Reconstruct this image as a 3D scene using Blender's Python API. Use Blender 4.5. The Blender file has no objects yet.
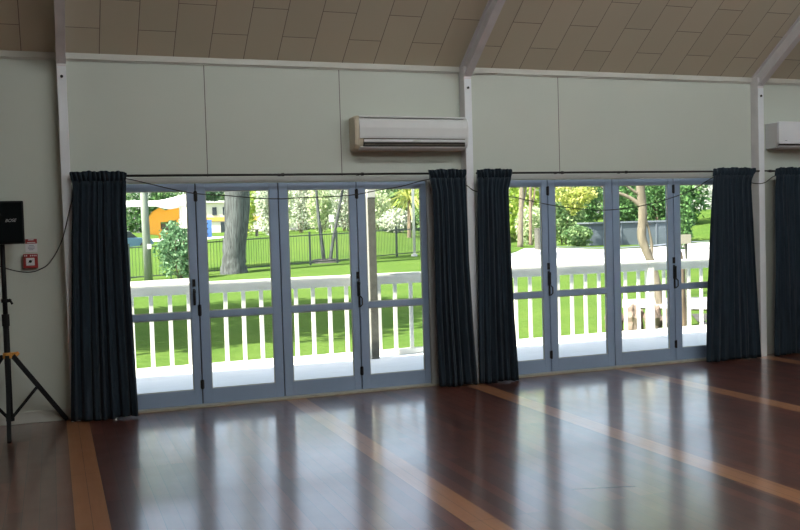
import bpy, bmesh, math, random
import numpy as np
from mathutils import Vector, Matrix
random.seed(7)
SC = bpy.context.scene
C = SC.collection
PI = math.pi

# ------------------------------------------------------------------ materials
def mat(name, color, rough=0.6, metal=0.0, spec=0.5, emit=None, emit_s=0.0):
    m = bpy.data.materials.new(name); m.use_nodes = True
    b = m.node_tree.nodes['Principled BSDF']
    b.inputs['Base Color'].default_value = (*color, 1)
    b.inputs['Roughness'].default_value = rough
    b.inputs['Metallic'].default_value = metal
    b.inputs['Specular IOR Level'].default_value = spec
    if emit:
        b.inputs['Emission Color'].default_value = (*emit, 1)
        b.inputs['Emission Strength'].default_value = emit_s
    return m

def N(m, t, **kw):
    n = m.node_tree.nodes.new(t)
    for k, v in kw.items(): setattr(n, k, v)
    return n
def L(m, a, b): m.node_tree.links.new(a, b)
def P(m): return m.node_tree.nodes['Principled BSDF']
def math_node(m, op, a, b=None, clamp=False):
    n = N(m, 'ShaderNodeMath', operation=op); n.use_clamp = clamp
    for i, v in enumerate((a, b)):
        if v is None: continue
        if hasattr(v, 'is_output'): L(m, v, n.inputs[i])
        else: n.inputs[i].default_value = v
    return n.outputs[0]
def mix_col(m, fac, a, b, blend='MIX'):
    n = N(m, 'ShaderNodeMix', data_type='RGBA', blend_type=blend)
    for i, v in ((0, fac), (6, a), (7, b)):
        if hasattr(v, 'is_output'): L(m, v, n.inputs[i])
        elif isinstance(v, tuple): n.inputs[i].default_value = (*v, 1)
        else: n.inputs[i].default_value = v
    return n.outputs[2]
def noisy(m, scale=6, amount=0.12, detail=4, stretch=None, bump=0.0):
    """vary the base colour by noise (wear, mottling of the thing itself)"""
    b = P(m); col = tuple(b.inputs['Base Color'].default_value)[:3]
    tc = N(m, 'ShaderNodeTexCoord'); nz = N(m, 'ShaderNodeTexNoise')
    nz.inputs['Scale'].default_value = scale; nz.inputs['Detail'].default_value = detail
    src = tc.outputs['Object']
    if stretch:
        mp = N(m, 'ShaderNodeMapping'); mp.inputs['Scale'].default_value = stretch
        L(m, src, mp.inputs[0]); src = mp.outputs[0]
    L(m, src, nz.inputs['Vector'])
    lo = tuple(max(0, c * (1 - amount)) for c in col); hi = tuple(min(1, c * (1 + amount)) for c in col)
    mr = N(m, 'ShaderNodeMapRange'); mr.inputs[1].default_value = .3; mr.inputs[2].default_value = .7
    L(m, nz.outputs['Fac'], mr.inputs[0])
    L(m, mix_col(m, mr.outputs[0], lo, hi), b.inputs['Base Color'])
    if bump:
        bp = N(m, 'ShaderNodeBump'); bp.inputs['Strength'].default_value = bump; bp.inputs['Distance'].default_value = .02
        L(m, nz.outputs['Fac'], bp.inputs['Height']); L(m, bp.outputs[0], b.inputs['Normal'])
    return m

M = {}
# painted wall boards, with the fine butt joints between the boards above the doors
m = M['wall'] = mat('wall_paint', (.60, .62, .575), .55, spec=.3)
tc = N(m, 'ShaderNodeTexCoord'); sp = N(m, 'ShaderNodeSeparateXYZ'); L(m, tc.outputs['Object'], sp.inputs[0])
acc = None
for x0 in (1.402, 2.719, 5.178, -1.0):
    w = .0042
    v = math_node(m, 'LESS_THAN', math_node(m, 'ABSOLUTE', math_node(m, 'SUBTRACT', sp.outputs[0], x0)), w)
    acc = v if acc is None else math_node(m, 'MAXIMUM', acc, v)
acc = math_node(m, 'MULTIPLY', acc, math_node(m, 'GREATER_THAN', sp.outputs[2], 2.16))
nz = N(m, 'ShaderNodeTexNoise'); nz.inputs['Scale'].default_value = 1.3; L(m, tc.outputs['Object'], nz.inputs['Vector'])
base = mix_col(m, nz.outputs['Fac'], (.56, .61, .56), (.61, .655, .605))
L(m, mix_col(m, acc, base, (.16, .16, .15)), P(m).inputs['Base Color'])
# ceiling fibre tiles, staggered along the slope
m = M['ceiling'] = mat('ceiling_tile', (.3, .26, .21), .9, spec=.15)
tc = N(m, 'ShaderNodeTexCoord'); sp = N(m, 'ShaderNodeSeparateXYZ'); L(m, tc.outputs['Object'], sp.inputs[0])
s = math_node(m, 'MULTIPLY', sp.outputs[1], -1.236)
cb = N(m, 'ShaderNodeCombineXYZ'); L(m, math_node(m, 'ADD', s, .33), cb.inputs[0])
L(m, math_node(m, 'ADD', sp.outputs[0], -.473 + .3255 * 60), cb.inputs[1])
br = N(m, 'ShaderNodeTexBrick'); L(m, cb.outputs[0], br.inputs['Vector'])
br.offset = .5; br.squash = 1
br.inputs['Scale'].default_value = 1; br.inputs['Brick Width'].default_value = .65
br.inputs['Row Height'].default_value = .3255; br.inputs['Mortar Size'].default_value = .0035
br.inputs['Mortar Smooth'].default_value = 0
br.inputs['Color1'].default_value = (.60, .56, .45, 1); br.inputs['Color2'].default_value = (.65, .605, .49, 1)
br.inputs['Mortar'].default_value = (.24, .21, .17, 1)
L(m, br.outputs['Color'], P(m).inputs['Base Color'])
bp = N(m, 'ShaderNodeBump'); bp.invert = True; bp.inputs['Strength'].default_value = .5; bp.inputs['Distance'].default_value = .01
L(m, br.outputs['Fac'], bp.inputs['Height']); L(m, bp.outputs[0], P(m).inputs['Normal'])
# varnished hardwood floor with four pale inlaid double boards
m = M['floor'] = mat('varnished_floor', (.1, .045, .03), .2)
tc = N(m, 'ShaderNodeTexCoord'); sp = N(m, 'ShaderNodeSeparateXYZ'); L(m, tc.outputs['Object'], sp.inputs[0])
cb = N(m, 'ShaderNodeCombineXYZ'); L(m, sp.outputs[1], cb.inputs[0])
L(m, math_node(m, 'ADD', sp.outputs[0], 9.51), cb.inputs[1])
br = N(m, 'ShaderNodeTexBrick'); L(m, cb.outputs[0], br.inputs['Vector']); br.offset = .37; br.offset_frequency = 3
br.inputs['Scale'].default_value = 1; br.inputs['Brick Width'].default_value = 2.1; br.inputs['Row Height'].default_value = .0957
br.inputs['Mortar Size'].default_value = .0018; br.inputs['Mortar Smooth'].default_value = 0; br.inputs['Bias'].default_value = 0
br.inputs['Color1'].default_value = (.175, .050, .030, 1); br.inputs['Color2'].default_value = (.080, .024, .017, 1)
br.inputs['Mortar'].default_value = (.02, .009, .006, 1)
mp = N(m, 'ShaderNodeMapping'); mp.inputs['Scale'].default_value = (22, 1.6, 1); L(m, tc.outputs['Object'], mp.inputs[0])
gr = N(m, 'ShaderNodeTexNoise'); gr.inputs['Scale'].default_value = 2.2; gr.inputs['Detail'].default_value = 6; L(m, mp.outputs[0], gr.inputs['Vector'])
acc = None
for x0, x1 in ((.06, .25), (2.07, 2.265), (3.925, 4.115), (5.79, 5.98), (-1.85, -1.66), (7.68, 7.87)):
    v = math_node(m, 'MULTIPLY', math_node(m, 'GREATER_THAN', sp.outputs[0], x0), math_node(m, 'LESS_THAN', sp.outputs[0], x1))
    acc = v if acc is None else math_node(m, 'MAXIMUM', acc, v)
grain_strip = mix_col(m, gr.outputs['Fac'], (.38, .15, .060), (.54, .235, .10))
seam = math_node(m, 'MULTIPLY', br.outputs['Fac'], .8)
strip = mix_col(m, seam, grain_strip, (.07, .028, .012))
boards = mix_col(m, .55, br.outputs['Color'], mix_col(m, gr.outputs['Fac'], (.25, .25, .25), (.8, .75, .7)), 'OVERLAY')
col = mix_col(m, acc, boards, strip)
# one long scratch in the varnish
d = math_node(m, 'ABSOLUTE', math_node(m, 'ADD', math_node(m, 'ADD', sp.outputs[1], 3.90), math_node(m, 'MULTIPLY', math_node(m, 'SUBTRACT', sp.outputs[0], 2.94), .30)))
sc = math_node(m, 'MULTIPLY', math_node(m, 'LESS_THAN', d, .008), math_node(m, 'LESS_THAN', math_node(m, 'ABSOLUTE', math_node(m, 'SUBTRACT', sp.outputs[0], 3.12)), .19))
col = mix_col(m, sc, col, (.012, .008, .006))
L(m, col, P(m).inputs['Base Color'])
n2 = N(m, 'ShaderNodeTexNoise'); n2.inputs['Scale'].default_value = 5; n2.inputs['Detail'].default_value = 3; L(m, tc.outputs['Object'], n2.inputs['Vector'])
mr = N(m, 'ShaderNodeMapRange'); mr.inputs[3].default_value = .30; mr.inputs[4].default_value = .42; L(m, n2.outputs['Fac'], mr.inputs[0])
rr = math_node(m, 'ADD', mr.outputs[0], math_node(m, 'MULTIPLY', sc, .5)); L(m, rr, P(m).inputs['Roughness'])
P(m).inputs['Specular IOR Level'].default_value = 1.0
P(m).inputs['Coat Weight'].default_value = 1; P(m).inputs['Coat IOR'].default_value = 1.9
n3 = N(m, 'ShaderNodeTexNoise'); n3.inputs['Scale'].default_value = 9; n3.inputs['Detail'].default_value = 2; L(m, tc.outputs['Object'], n3.inputs['Vector'])
mr3 = N(m, 'ShaderNodeMapRange'); mr3.inputs[1].default_value = .3; mr3.inputs[2].default_value = .7; mr3.inputs[3].default_value = .135; mr3.inputs[4].default_value = .175; L(m, n3.outputs['Fac'], mr3.inputs[0])
L(m, mr3.outputs[0], P(m).inputs['Coat Roughness'])
bp = N(m, 'ShaderNodeBump'); bp.inputs['Strength'].default_value = .10; bp.inputs['Distance'].default_value = .004
L(m, n2.outputs['Fac'], bp.inputs['Height'])
bp2 = N(m, 'ShaderNodeBump'); bp2.invert = True; bp2.inputs['Strength'].default_value = .35; bp2.inputs['Distance'].default_value = .0015
L(m, br.outputs['Fac'], bp2.inputs['Height']); L(m, bp.outputs[0], bp2.inputs['Normal']); L(m, bp2.outputs[0], P(m).inputs['Normal'])

M['trim'] = noisy(mat('trim_paint', (.60, .61, .57), .5), 3, .05)
M['post_cover'] = noisy(mat('post_cover_paint', (.82, .86, .92), .45), 3, .04)
M['steel'] = noisy(mat('frame_steel_paint', (.72, .70, .73), .5), 5, .08)
M['door'] = noisy(mat('door_paint', (.31, .42, .60), .38), 4, .05)
M['frame'] = noisy(mat('door_frame_paint', (.47, .50, .50), .42), 4, .05)
M['seal'] = mat('rubber_seal', (.012, .012, .014), .8)
M['black_metal'] = mat('black_hardware', (.012, .012, .014), .4, .3)
M['sill'] = noisy(mat('threshold_wood', (.42, .38, .30), .5), 12, .2, stretch=(1, 8, 8))
# window glass: clear with a fresnel reflection
m = M['glass'] = bpy.data.materials.new('clear_glass'); m.use_nodes = True
nt = m.node_tree; nt.nodes.remove(P(m)); out = nt.nodes['Material Output']
tr = N(m, 'ShaderNodeBsdfTransparent'); tr.inputs[0].default_value = (.97, .985, .975, 1)
gl = N(m, 'ShaderNodeBsdfGlossy'); gl.inputs['Roughness'].default_value = .02
fr = N(m, 'ShaderNodeFresnel'); fr.inputs['IOR'].default_value = 1.45
mx = N(m, 'ShaderNodeMixShader'); L(m, fr.outputs[0], mx.inputs[0]); L(m, tr.outputs[0], mx.inputs[1]); L(m, gl.outputs[0], mx.inputs[2]); L(m, mx.outputs[0], out.inputs[0])
M['curtain'] = noisy(mat('navy_curtain_cloth', (.0135, .024, .036), .9, spec=.2), 30, .25, stretch=(1, 1, .1))
P(M['curtain']).inputs['Sheen Weight'].default_value = .05
M['rod'] = mat('black_rod', (.012, .012, .012), .45, .2)
M['cable'] = mat('black_cable', (.015, .015, .016), .55)
M['ac_white'] = noisy(mat('ac_white_plastic', (.72, .74, .76), .35), 2, .03)
M['ac_cream'] = noisy(mat('ac_yellowed_plastic', (.52, .46, .36), .45), 4, .12)
M['dark_slot'] = mat('dark_slot', (.012, .011, .010), .7)
M['ac_brown'] = noisy(mat('dusty_louver', (.10, .08, .06), .6), 9, .3)
M['speaker'] = noisy(mat('speaker_black', (.008, .009, .010), .6, spec=.2), 60, .3)
M['grille'] = noisy(mat('speaker_grille', (.004, .006, .007), .85, spec=.08), 200, .5)
M['logo'] = mat('silver_logo', (.62, .62, .64), .3, .6)
M['yellow'] = mat('yellow_clamp', (.65, .30, .05), .45)
M['red'] = noisy(mat('red_alarm_plastic', (.30, .022, .022), .4), 10, .06)
M['sign_white'] = mat('sign_white', (.72, .73, .76), .5)
M['text_grey'] = mat('sign_print_grey', (.30, .33, .42), .6)
M['fill_lamp_body'] = mat('fill_lamp_white', (.8, .8, .8), .4)
M['tube'] = mat('fill_lamp_tube', (.9, .9, .9), .4, emit=(.96, 1.0, .98), emit_s=1.0)  # glowing tube of the added fill lamps
# outdoors
M['deck'] = noisy(mat('painted_deck', (.74, .78, .88), .6), 5, .06, stretch=(.3, 4, 1))
M['rail_white'] = noisy(mat('white_rail_paint', (.93, .91, .85), .5), 3, .05)
M['vpost'] = noisy(mat('weathered_post', (.115, .115, .098), .8), 14, .25)
M['ext_wall'] = mat('exterior_paint', (.82, .82, .80), .7)
M['bark'] = noisy(mat('grey_pine_bark', (.075, .085, .088), .95), 6, .75, 8, (3.2, 3.2, .22), .9)
M['bark_pale'] = noisy(mat('pale_bark', (.18, .155, .118), .9), 5, .35, 6, (2, 2, .5), .5)
M['bark_brown'] = noisy(mat('brown_bark', (.20, .15, .11), .9), 5, .4, 6, (2, 2, .5), .5)
M['pole'] = noisy(mat('weathered_pole', (.22, .26, .22), .85), 4, .2, 5, (2, 2, .3))
M['pole_white'] = mat('pale_pole', (.6, .6, .57), .6)
M['fence'] = mat('dark_green_fence', (.035, .05, .05), .5)
M['white'] = mat('white_paint', (.8, .8, .8), .5)
M['sail'] = noisy(mat('white_shade_cloth', (.82, .82, .82), .7), .6, .06)
M['play'] = noisy(mat('orange_yellow_panel', (.80, .36, .02), .5), 1, .05)
M['blue'] = mat('blue_box', (.12, .30, .75), .5)
M['bld'] = noisy(mat('cream_render', (.80, .74, .66), .8), .5, .05)
M['bld_orange'] = mat('orange_band', (.85, .48, .12), .7)
M['dark_win'] = mat('dark_window', (.05, .06, .08), .2)
M['car'] = mat('blue_car_paint', (.16, .27, .45), .25)
M['tyre'] = mat('tyre', (.02, .02, .02), .8)
M['concrete'] = noisy(mat('pale_concrete', (.62, .61, .60), .85), 1.2, .08)
M['gravel'] = noisy(mat('pale_gravel', (.40, .38, .36), .95), 9, .18)
M['rock'] = noisy(mat('brown_rock', (.25, .19, .16), .95), 3.5, .45, 6, None, .8)
M['mulch'] = noisy(mat('mulch', (.065, .062, .060), .95), 6, .4)
M['shed'] = noisy(mat('blue_grey_wall', (.085, .11, .135), .8), 1, .12)
M['kerb'] = mat('blue_grey_kerb', (.14, .165, .20), .8)
M['sign_tan'] = mat('tan_board', (.50, .45, .37), .7)
# lawn
m = M['lawn'] = mat('lawn_grass', (.16, .3, .05), .95, spec=.0)
tc = N(m, 'ShaderNodeTexCoord')
a = N(m, 'ShaderNodeTexNoise'); a.inputs['Scale'].default_value = .35; a.inputs['Detail'].default_value = 5; L(m, tc.outputs['Object'], a.inputs['Vector'])
b_ = N(m, 'ShaderNodeTexNoise'); b_.inputs['Scale'].default_value = 6; b_.inputs['Detail'].default_value = 6; L(m, tc.outputs['Object'], b_.inputs['Vector'])
c1 = mix_col(m, a.outputs['Fac'], (.05, .115, .026), (.12, .185, .045))
c2 = mix_col(m, b_.outputs['Fac'], (.7, .72, .6), (1.25, 1.2, 1.2), 'MIX')
L(m, mix_col(m, 1.0, c1, c2, 'MULTIPLY'), P(m).inputs['Base Color'])
bp = N(m, 'ShaderNodeBump'); bp.inputs['Strength'].default_value = .7; bp.inputs['Distance'].default_value = .08
L(m, b_.outputs['Fac'], bp.inputs['Height']); L(m, bp.outputs[0], P(m).inputs['Normal'])

def leaf_mat(name, dark, light, trans=.35):
    m = bpy.data.materials.new(name); m.use_nodes = True
    nt = m.node_tree; b = P(m)
    g = N(m, 'ShaderNodeNewGeometry')
    col = mix_col(m, g.outputs['Random Per Island'], dark, light)
    L(m, col, b.inputs['Base Color']); b.inputs['Roughness'].default_value = .55; b.inputs['Specular IOR Level'].default_value = .3
    t = N(m, 'ShaderNodeBsdfTranslucent'); L(m, col, t.inputs[0])
    mx = N(m, 'ShaderNodeMixShader'); mx.inputs[0].default_value = trans
    L(m, b.outputs[0], mx.inputs[1]); L(m, t.outputs[0], mx.inputs[2]); L(m, mx.outputs[0], nt.nodes['Material Output'].inputs[0])
    return m
M['leaf_dark'] = leaf_mat('dark_green_leaves', (.035, .11, .035), (.13, .27, .08), .15)
M['leaf_mid'] = leaf_mat('mid_green_leaves', (.09, .21, .08), (.38, .50, .24), .4)
M['leaf_pale'] = leaf_mat('pale_green_leaves', (.26, .38, .16), (.85, .87, .66), .5)
M['leaf_silver'] = leaf_mat('silver_green_leaves', (.24, .32, .20), (.92, .92, .86), .45)
M['leaf_yellow'] = leaf_mat('yellow_green_leaves', (.26, .34, .06), (.70, .68, .26), .4)
M['leaf_lime'] = leaf_mat('lime_leaves', (.30, .46, .07), (.66, .72, .22), .45)
M['leaf_garden'] = leaf_mat('garden_shrub_leaves', (.05, .15, .06), (.24, .40, .22), .3)
M['leaf_pine'] = leaf_mat('pine_needles', (.05, .13, .07), (.20, .34, .20), .3)

# ------------------------------------------------------------------ mesh builder
ORG = {}     # world origin of every object that parents parts
class MB:
    def __init__(s): s.v = []; s.f = []
    def add(s, vs, fs):
        o = len(s.v); s.v += [tuple(v) for v in vs]; s.f += [tuple(i + o for i in f) for f in fs]; return s
    def box(s, x0, x1, y0, y1, z0, z1):
        vs = [(x, y, z) for z in (z0, z1) for y in (y0, y1) for x in (x0, x1)]
        return s.add(vs, [(0, 2, 3, 1), (4, 5, 7, 6), (0, 1, 5, 4), (2, 6, 7, 3), (0, 4, 6, 2), (1, 3, 7, 5)])
    def obox(s, p, q, w, h, up=(0, 0, 1)):
        """bar from p to q, width w sideways, h along 'up'"""
        p, q = Vector(p), Vector(q); d = (q - p).normalized(); up = Vector(up)
        side = d.cross(up)
        if side.length < 1e-5: side = d.cross(Vector((0, 1, 0)))
        side.normalize(); u = side.cross(d).normalized()
        vs = []
        for c in (p, q):
            for a, b in ((-1, -1), (1, -1), (1, 1), (-1, 1)): vs.append(c + side * (a * w / 2) + u * (b * h / 2))
        return s.add(vs, [(0, 1, 2, 3), (7, 6, 5, 4), (0, 4, 5, 1), (1, 5, 6, 2), (2, 6, 7, 3), (3, 7, 4, 0)])
    def tube(s, pts, r, n=10, jitter=0.0, rnd=random):
        pts = [Vector(p) for p in pts]; k = len(pts)
        rs = r if isinstance(r, (list, tuple)) else [r] * k
        t0 = (pts[1] - pts[0]).normalized()
        ref = Vector((0, 0, 1)) if abs(t0.z) < .9 else Vector((1, 0, 0))
        u = (ref - t0 * ref.dot(t0)).normalized(); vs = []; fs = []
        for i, p in enumerate(pts):
            t = (pts[min(i + 1, k - 1)] - pts[max(i - 1, 0)]).normalized()
            u = (u - t * u.dot(t)).normalized(); w = t.cross(u)
            for j in range(n):
                a = 2 * PI * j / n; rr = rs[i] * (1 + (rnd.uniform(-jitter, jitter) if jitter else 0))
                vs.append(p + (u * math.cos(a) + w * math.sin(a)) * rr)
        for i in range(k - 1):
            for j in range(n):
                a = i * n + j; b = i * n + (j + 1) % n; fs.append((a, b, b + n, a + n))
        fs.append(tuple(range(n - 1, -1, -1))); fs.append(tuple(range((k - 1) * n, k * n)))
        return s.add(vs, fs)
    def cyl(s, c, r, h, n=16): return s.tube([c, (c[0], c[1], c[2] + h)], r, n)
    def prism_x(s, prof, x0, x1):
        """profile of (y, z) swept along x"""
        n = len(prof); vs = [(x0, y, z) for y, z in prof] + [(x1, y, z) for y, z in prof]
        fs = [tuple(range(n)), tuple(range(2 * n - 1, n - 1, -1))] + [(i, i + n, (i + 1) % n + n, (i + 1) % n) for i in range(n)]
        return s.add(vs, fs)
    def prism_y(s, prof, y0, y1):
        n = len(prof); vs = [(x, y0, z) for x, z in prof] + [(x, y1, z) for x, z in prof]
        fs = [tuple(range(n)), tuple(range(2 * n - 1, n - 1, -1))] + [(i, i + n, (i + 1) % n + n, (i + 1) % n) for i in range(n)]
        return s.add(vs, fs)
    def grid(s, rows):
        nr, nc = len(rows), len(rows[0]); vs = [p for r in rows for p in r]
        fs = [(i * nc + j, i * nc + j + 1, (i + 1) * nc + j + 1, (i + 1) * nc + j) for i in range(nr - 1) for j in range(nc - 1)]
        return s.add(vs, fs)
    def build(s, name, material, parent=None, org=None, smooth=False, bevel=0.0, recalc=True):
        if parent is not None: o0 = Vector(ORG[parent.name])
        else: o0 = Vector(org) if org is not None else Vector((0, 0, 0))
        me = bpy.data.meshes.new(name)
        me.from_pydata([tuple(Vector(v) - o0) for v in s.v], [], s.f)
        me.materials.append(material)
        if recalc:
            bm = bmesh.new(); bm.from_mesh(me); bmesh.ops.recalc_face_normals(bm, faces=bm.faces); bm.to_mesh(me); bm.free()
        if smooth: me.polygons.foreach_set('use_smooth', [True] * len(me.polygons))
        o = bpy.data.objects.new(name, me); C.objects.link(o)
        if parent is not None: o.parent = parent
        else: o.location = o0
        ORG[o.name] = tuple(o0)
        if bevel:
            md = o.modifiers.new('edge', 'BEVEL'); md.width = bevel; md.segments = 2; md.limit_method = 'ANGLE'
        return o

def tag(o, label, cat, group=None, kind=None):
    o['label'] = label; o['category'] = cat
    if group: o['group'] = group
    if kind: o['kind'] = kind
    return o
def thing(name, label, cat, loc=(0, 0, 0), group=None, kind=None):
    o = bpy.data.objects.new(name, None); C.objects.link(o); o.location = loc
    o.empty_display_size = .1
    ORG[o.name] = tuple(loc)
    return tag(o, label, cat, group, kind)
def copy_tree(o, parent=None):
    c = o.copy(); C.objects.link(c)
    if parent is not None: c.parent = parent
    for ch in list(o.children): copy_tree(ch, c)
    return c
def text_mesh(name, body, size, material, origin, xdir, zdir, parent, depth=.0008, shear=0.0):
    cu = bpy.data.curves.new(name, 'FONT'); cu.body = body; cu.size = size; cu.extrude = depth; cu.align_x = 'CENTER'; cu.align_y = 'CENTER'; cu.shear = shear
    t = bpy.data.objects.new(name + '_src', cu); C.objects.link(t)
    dg = bpy.context.evaluated_depsgraph_get(); me = bpy.data.meshes.new_from_object(t.evaluated_get(dg))
    bpy.data.objects.remove(t); me.name = name
    x = Vector(xdir).normalized(); z = Vector(zdir).normalized(); n = x.cross(z)
    mt = Matrix((x, z, n)).transposed().to_4x4(); mt.translation = Vector(origin) - Vector(ORG[parent.name])
    me.transform(mt); me.materials.clear(); me.materials.append(material)
    o = bpy.data.objects.new(name, me); C.objects.link(o); o.parent = parent
    return o

# ------------------------------------------------------------------ room shell
CEIL0, SLOPE, RIDGE = 3.262, .727, -6.2
XL, XR, YB = -4.2, 15.0, 2 * -6.2
def cz(y): return CEIL0 + SLOPE * (-y if y > RIDGE else y - 2 * RIDGE)

tag(MB().box(XL - .1, XR + .1, YB - .1, .0, -.12, 0).build('floor', M['floor']), 'glossy dark red timber floor with pale orange inlaid boards', 'floor', kind='structure')
OPEN = ((.44, 3.69), (4.18, 7.49))
w = MB()
w.box(XL - .1, OPEN[0][0], 0, .12, -.5, 3.30); w.box(OPEN[0][1], OPEN[1][0], 0, .12, -.5, 3.30); w.box(OPEN[1][1], XR + .1, 0, .12, -.5, 3.30)
for a, b in OPEN: w.box(a, b, 0, .12, 2.165, 3.30)
tag(w.build('wall_back', M['wall']), 'pale grey painted wall board around and above the glazed doors', 'wall', kind='structure')
for nm, x0, x1, lb in (('wall_left', XL - .1, XL, 'pale end wall of the hall beyond the left edge of the photo'), ('wall_right', XR, XR + .1, 'pale end wall of the hall beyond the right edge of the photo')):
    mb = MB(); mb.prism_x([(0, 0), (0, cz(0)), (RIDGE, cz(RIDGE)), (YB, cz(YB)), (YB, 0)], x0, x1)
    tag(mb.build(nm, M['trim']), lb, 'wall', kind='structure')
tag(MB().box(XL - .1, XR + .1, YB - .1, YB, 0, 3.3).build('wall_front', M['trim']), 'pale long wall of the hall behind the camera', 'wall', kind='structure')
mb = MB()
for ya, yb in ((0.0, RIDGE), (RIDGE, YB)):
    mb.add([(XL - .1, ya, cz(ya)), (XR + .1, ya, cz(ya)), (XR + .1, yb, cz(yb)), (XL - .1, yb, cz(yb)),
            (XL - .1, ya, cz(ya) + .08), (XR + .1, ya, cz(ya) + .08), (XR + .1, yb, cz(yb) + .08), (XL - .1, yb, cz(yb) + .08)],
           [(0, 1, 2, 3), (7, 6, 5, 4), (0, 4, 5, 1), (1, 5, 6, 2), (2, 6, 7, 3), (3, 7, 4, 0)])
tag(mb.build('ceiling', M['ceiling']), 'sloping brown grey ceiling of staggered fibre tiles', 'ceiling', kind='structure')

# portal frames: post, rafter, white cover strip, bolt
FRAMES = ((.105, .185, 'at the left beside the red fire alarm sign'), (4.012, 4.095, 'between the two glazed door openings'), (7.755, 7.838, 'at the right between the last two curtains'))
PD = -.12
bays = [XL] 
for x0, x1, where in FRAMES:
    t = thing('portal_frame', 'grey steel post and sloping rafter with white cover strip ' + where, 'portal frame', ((x0 + x1) / 2, -.06, 0), 'steel portal frames', 'structure')
    mb = MB(); mb.box(x0, x1, PD, -.001, 0, 3.262)
    mb.build('post', M['steel'], t, bevel=.003)
    r = MB(); xm = (x0 + x1) / 2; ft = .014
    def sl(za, zb, xa, xb, ya=-.002, yb=RIDGE):
        r.add([(x, y, cz(y) + dz) for y in (ya, yb) for dz in (za, zb) for x in (xa, xb)],
              [(0, 1, 3, 2), (4, 6, 7, 5), (0, 2, 6, 4), (1, 5, 7, 3), (0, 4, 5, 1), (2, 3, 7, 6)])
    sl(-.022, -.003, x0, x1); sl(-.192, -.172, x0, x1, -.08); sl(-.172, -.022, xm - .012, xm + .012)
    r.build('rafter', M['steel'], t)
    MB().box(x0 + .002, x1 - .002, PD - .006, PD, 0.0, 3.135).build('cover_strip', M['post_cover'], t, bevel=.002)['label'] = 'white painted cover strip'
    b = MB(); b.tube([(xm, PD - .006, 3.045), (xm, PD - .016, 3.045)], .014, 6); b.build('bolt', M['black_metal'], t)
    b = MB(); b.tube([(x0 + .02, -.14, 3.19 + 0.0), (x0 + .02, -.155, 3.19)], .010, 6); b.build('bolt', M['black_metal'], t)

# cornice strips, skirting
trims = [('trim_1', XL, .103, 'left of the first steel post'), ('trim_2', .187, 4.010, 'over the air conditioner, between the first two posts'),
         ('trim_3', 4.097, 7.753, 'between the middle and right posts'), ('trim_4', 7.84, XR, 'right of the last steel post')]
for nm, a, b, wh in trims:
    mb = MB(); mb.box(a, b, -.028, 0, 3.218, 3.272); mb.box(a, b, -.012, 0, 3.205, 3.218)
    tag(mb.build(nm, M['trim']), 'narrow pale cornice strip under the ceiling ' + wh, 'cornice', kind='structure')
tag(MB().box(XL, .103, -.014, 0, 0, .105).build('baseboard_back', M['trim'], bevel=.004), 'pale low skirting board behind the speaker stand', 'skirting', kind='structure')
tag(MB().box(7.84, XR, -.014, 0, 0, .105).build('baseboard_right', M['trim'], bevel=.004), 'pale low skirting board right of the last steel post', 'skirting', kind='structure')

# ------------------------------------------------------------------ glazed folding doors
def hinge(x, z, parent, h=.085):
    mb = MB(); mb.tube([(x, -.008, z - h / 2), (x, -.008, z + h / 2)], .011, 10); mb.box(x - .017, x + .017, -.004, .001, z - h / 2 + .006, z + h / 2 - .006)
    mb.build('hinge', M['black_metal'], parent)['label'] = 'black hinge'
def bolt_handle(x, z, parent):
    mb = MB(); mb.box(x - .014, x + .014, -.012, .001, z + .09, z + .16); mb.tube([(x, -.012, z + .125), (x, -.02, z + .125)], .008, 8)
    k = mb.build('lock_cylinder', M['black_metal'], parent)
    mb = MB(); mb.box(x - .011, x + .011, -.014, .001, z - .085, z + .07); mb.box(x - .012, x + .012, -.04, -.014, z + .03, z + .06); mb.obox((x, -.034, z + .05), (x, -.036, z - .075), .018, .014, (0, 1, 0))
    mb.build('lever_handle', M['black_metal'], parent, bevel=.003)['label'] = 'black lever handle'
def d_handle(x, z, parent):
    mb = MB(); pts = [(x, -.004, z - .05), (x, -.03, z - .05), (x + .012, -.045, z - .03), (x + .012, -.045, z + .03), (x, -.03, z + .05), (x, -.004, z + .05)]
    mb.tube(pts, .007, 8); mb.box(x - .014, x + .006, -.006, .001, z - .062, z + .062)
    mb.build('pull_handle', M['black_metal'], parent)['label'] = 'black pull handle'
DZ0, DZ1 = .028, 2.105
def leaf(n, x0, x1, sl_, sr_, label, dark_left=False):
    a, b = x0 + .005, x1 - .005
    mb = MB(); y0, y1 = 0.0, .045
    mb.box(a, a + sl_, y0, y1, DZ0, DZ1); mb.box(b - sr_, b, y0, y1, DZ0, DZ1)
    for z0, z1 in ((DZ0, .165), (.842, .902), (2.035, DZ1)): mb.box(a + sl_, b - sr_, y0, y1, z0, z1)
    o = mb.build('door_%d' % n, M['door'], org=((a + b) / 2, .02, DZ0), bevel=.003)
    tag(o, label, 'door', kind='structure')
    mb = MB().box(a + sl_ - .003, b - sr_ + .003, .019, .025, .162, .845); mb.build('lower_pane', M['glass'], o)['label'] = 'clear lower glass pane'
    mb = MB().box(a + sl_ - .003, b - sr_ + .003, .019, .025, .899, 2.038); mb.build('upper_pane', M['glass'], o)['label'] = 'clear upper glass pane'
    # glazing beads
    g = MB()
    for z0, z1 in ((.165, .842), (.902, 2.035)):
        g.box(a + sl_, a + sl_ + .008, .008, .019, z0, z1); g.box(b - sr_ - .008, b - sr_, .008, .019, z0, z1)
        g.box(a + sl_ + .008, b - sr_ - .008, .008, .019, z0, z0 + .008); g.box(a + sl_ + .008, b - sr_ - .008, .008, .019, z1 - .008, z1)
    g.build('glazing_bead', M['frame'], o)
    if b < 7.3 and abs(b - 3.605) > .05:
        MB().box(x1 - .005, x1 + .005, .022, .04, DZ0, DZ1).build('rubber_seal', M['seal'], o)['label'] = 'black rubber seal'
    return o
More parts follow.
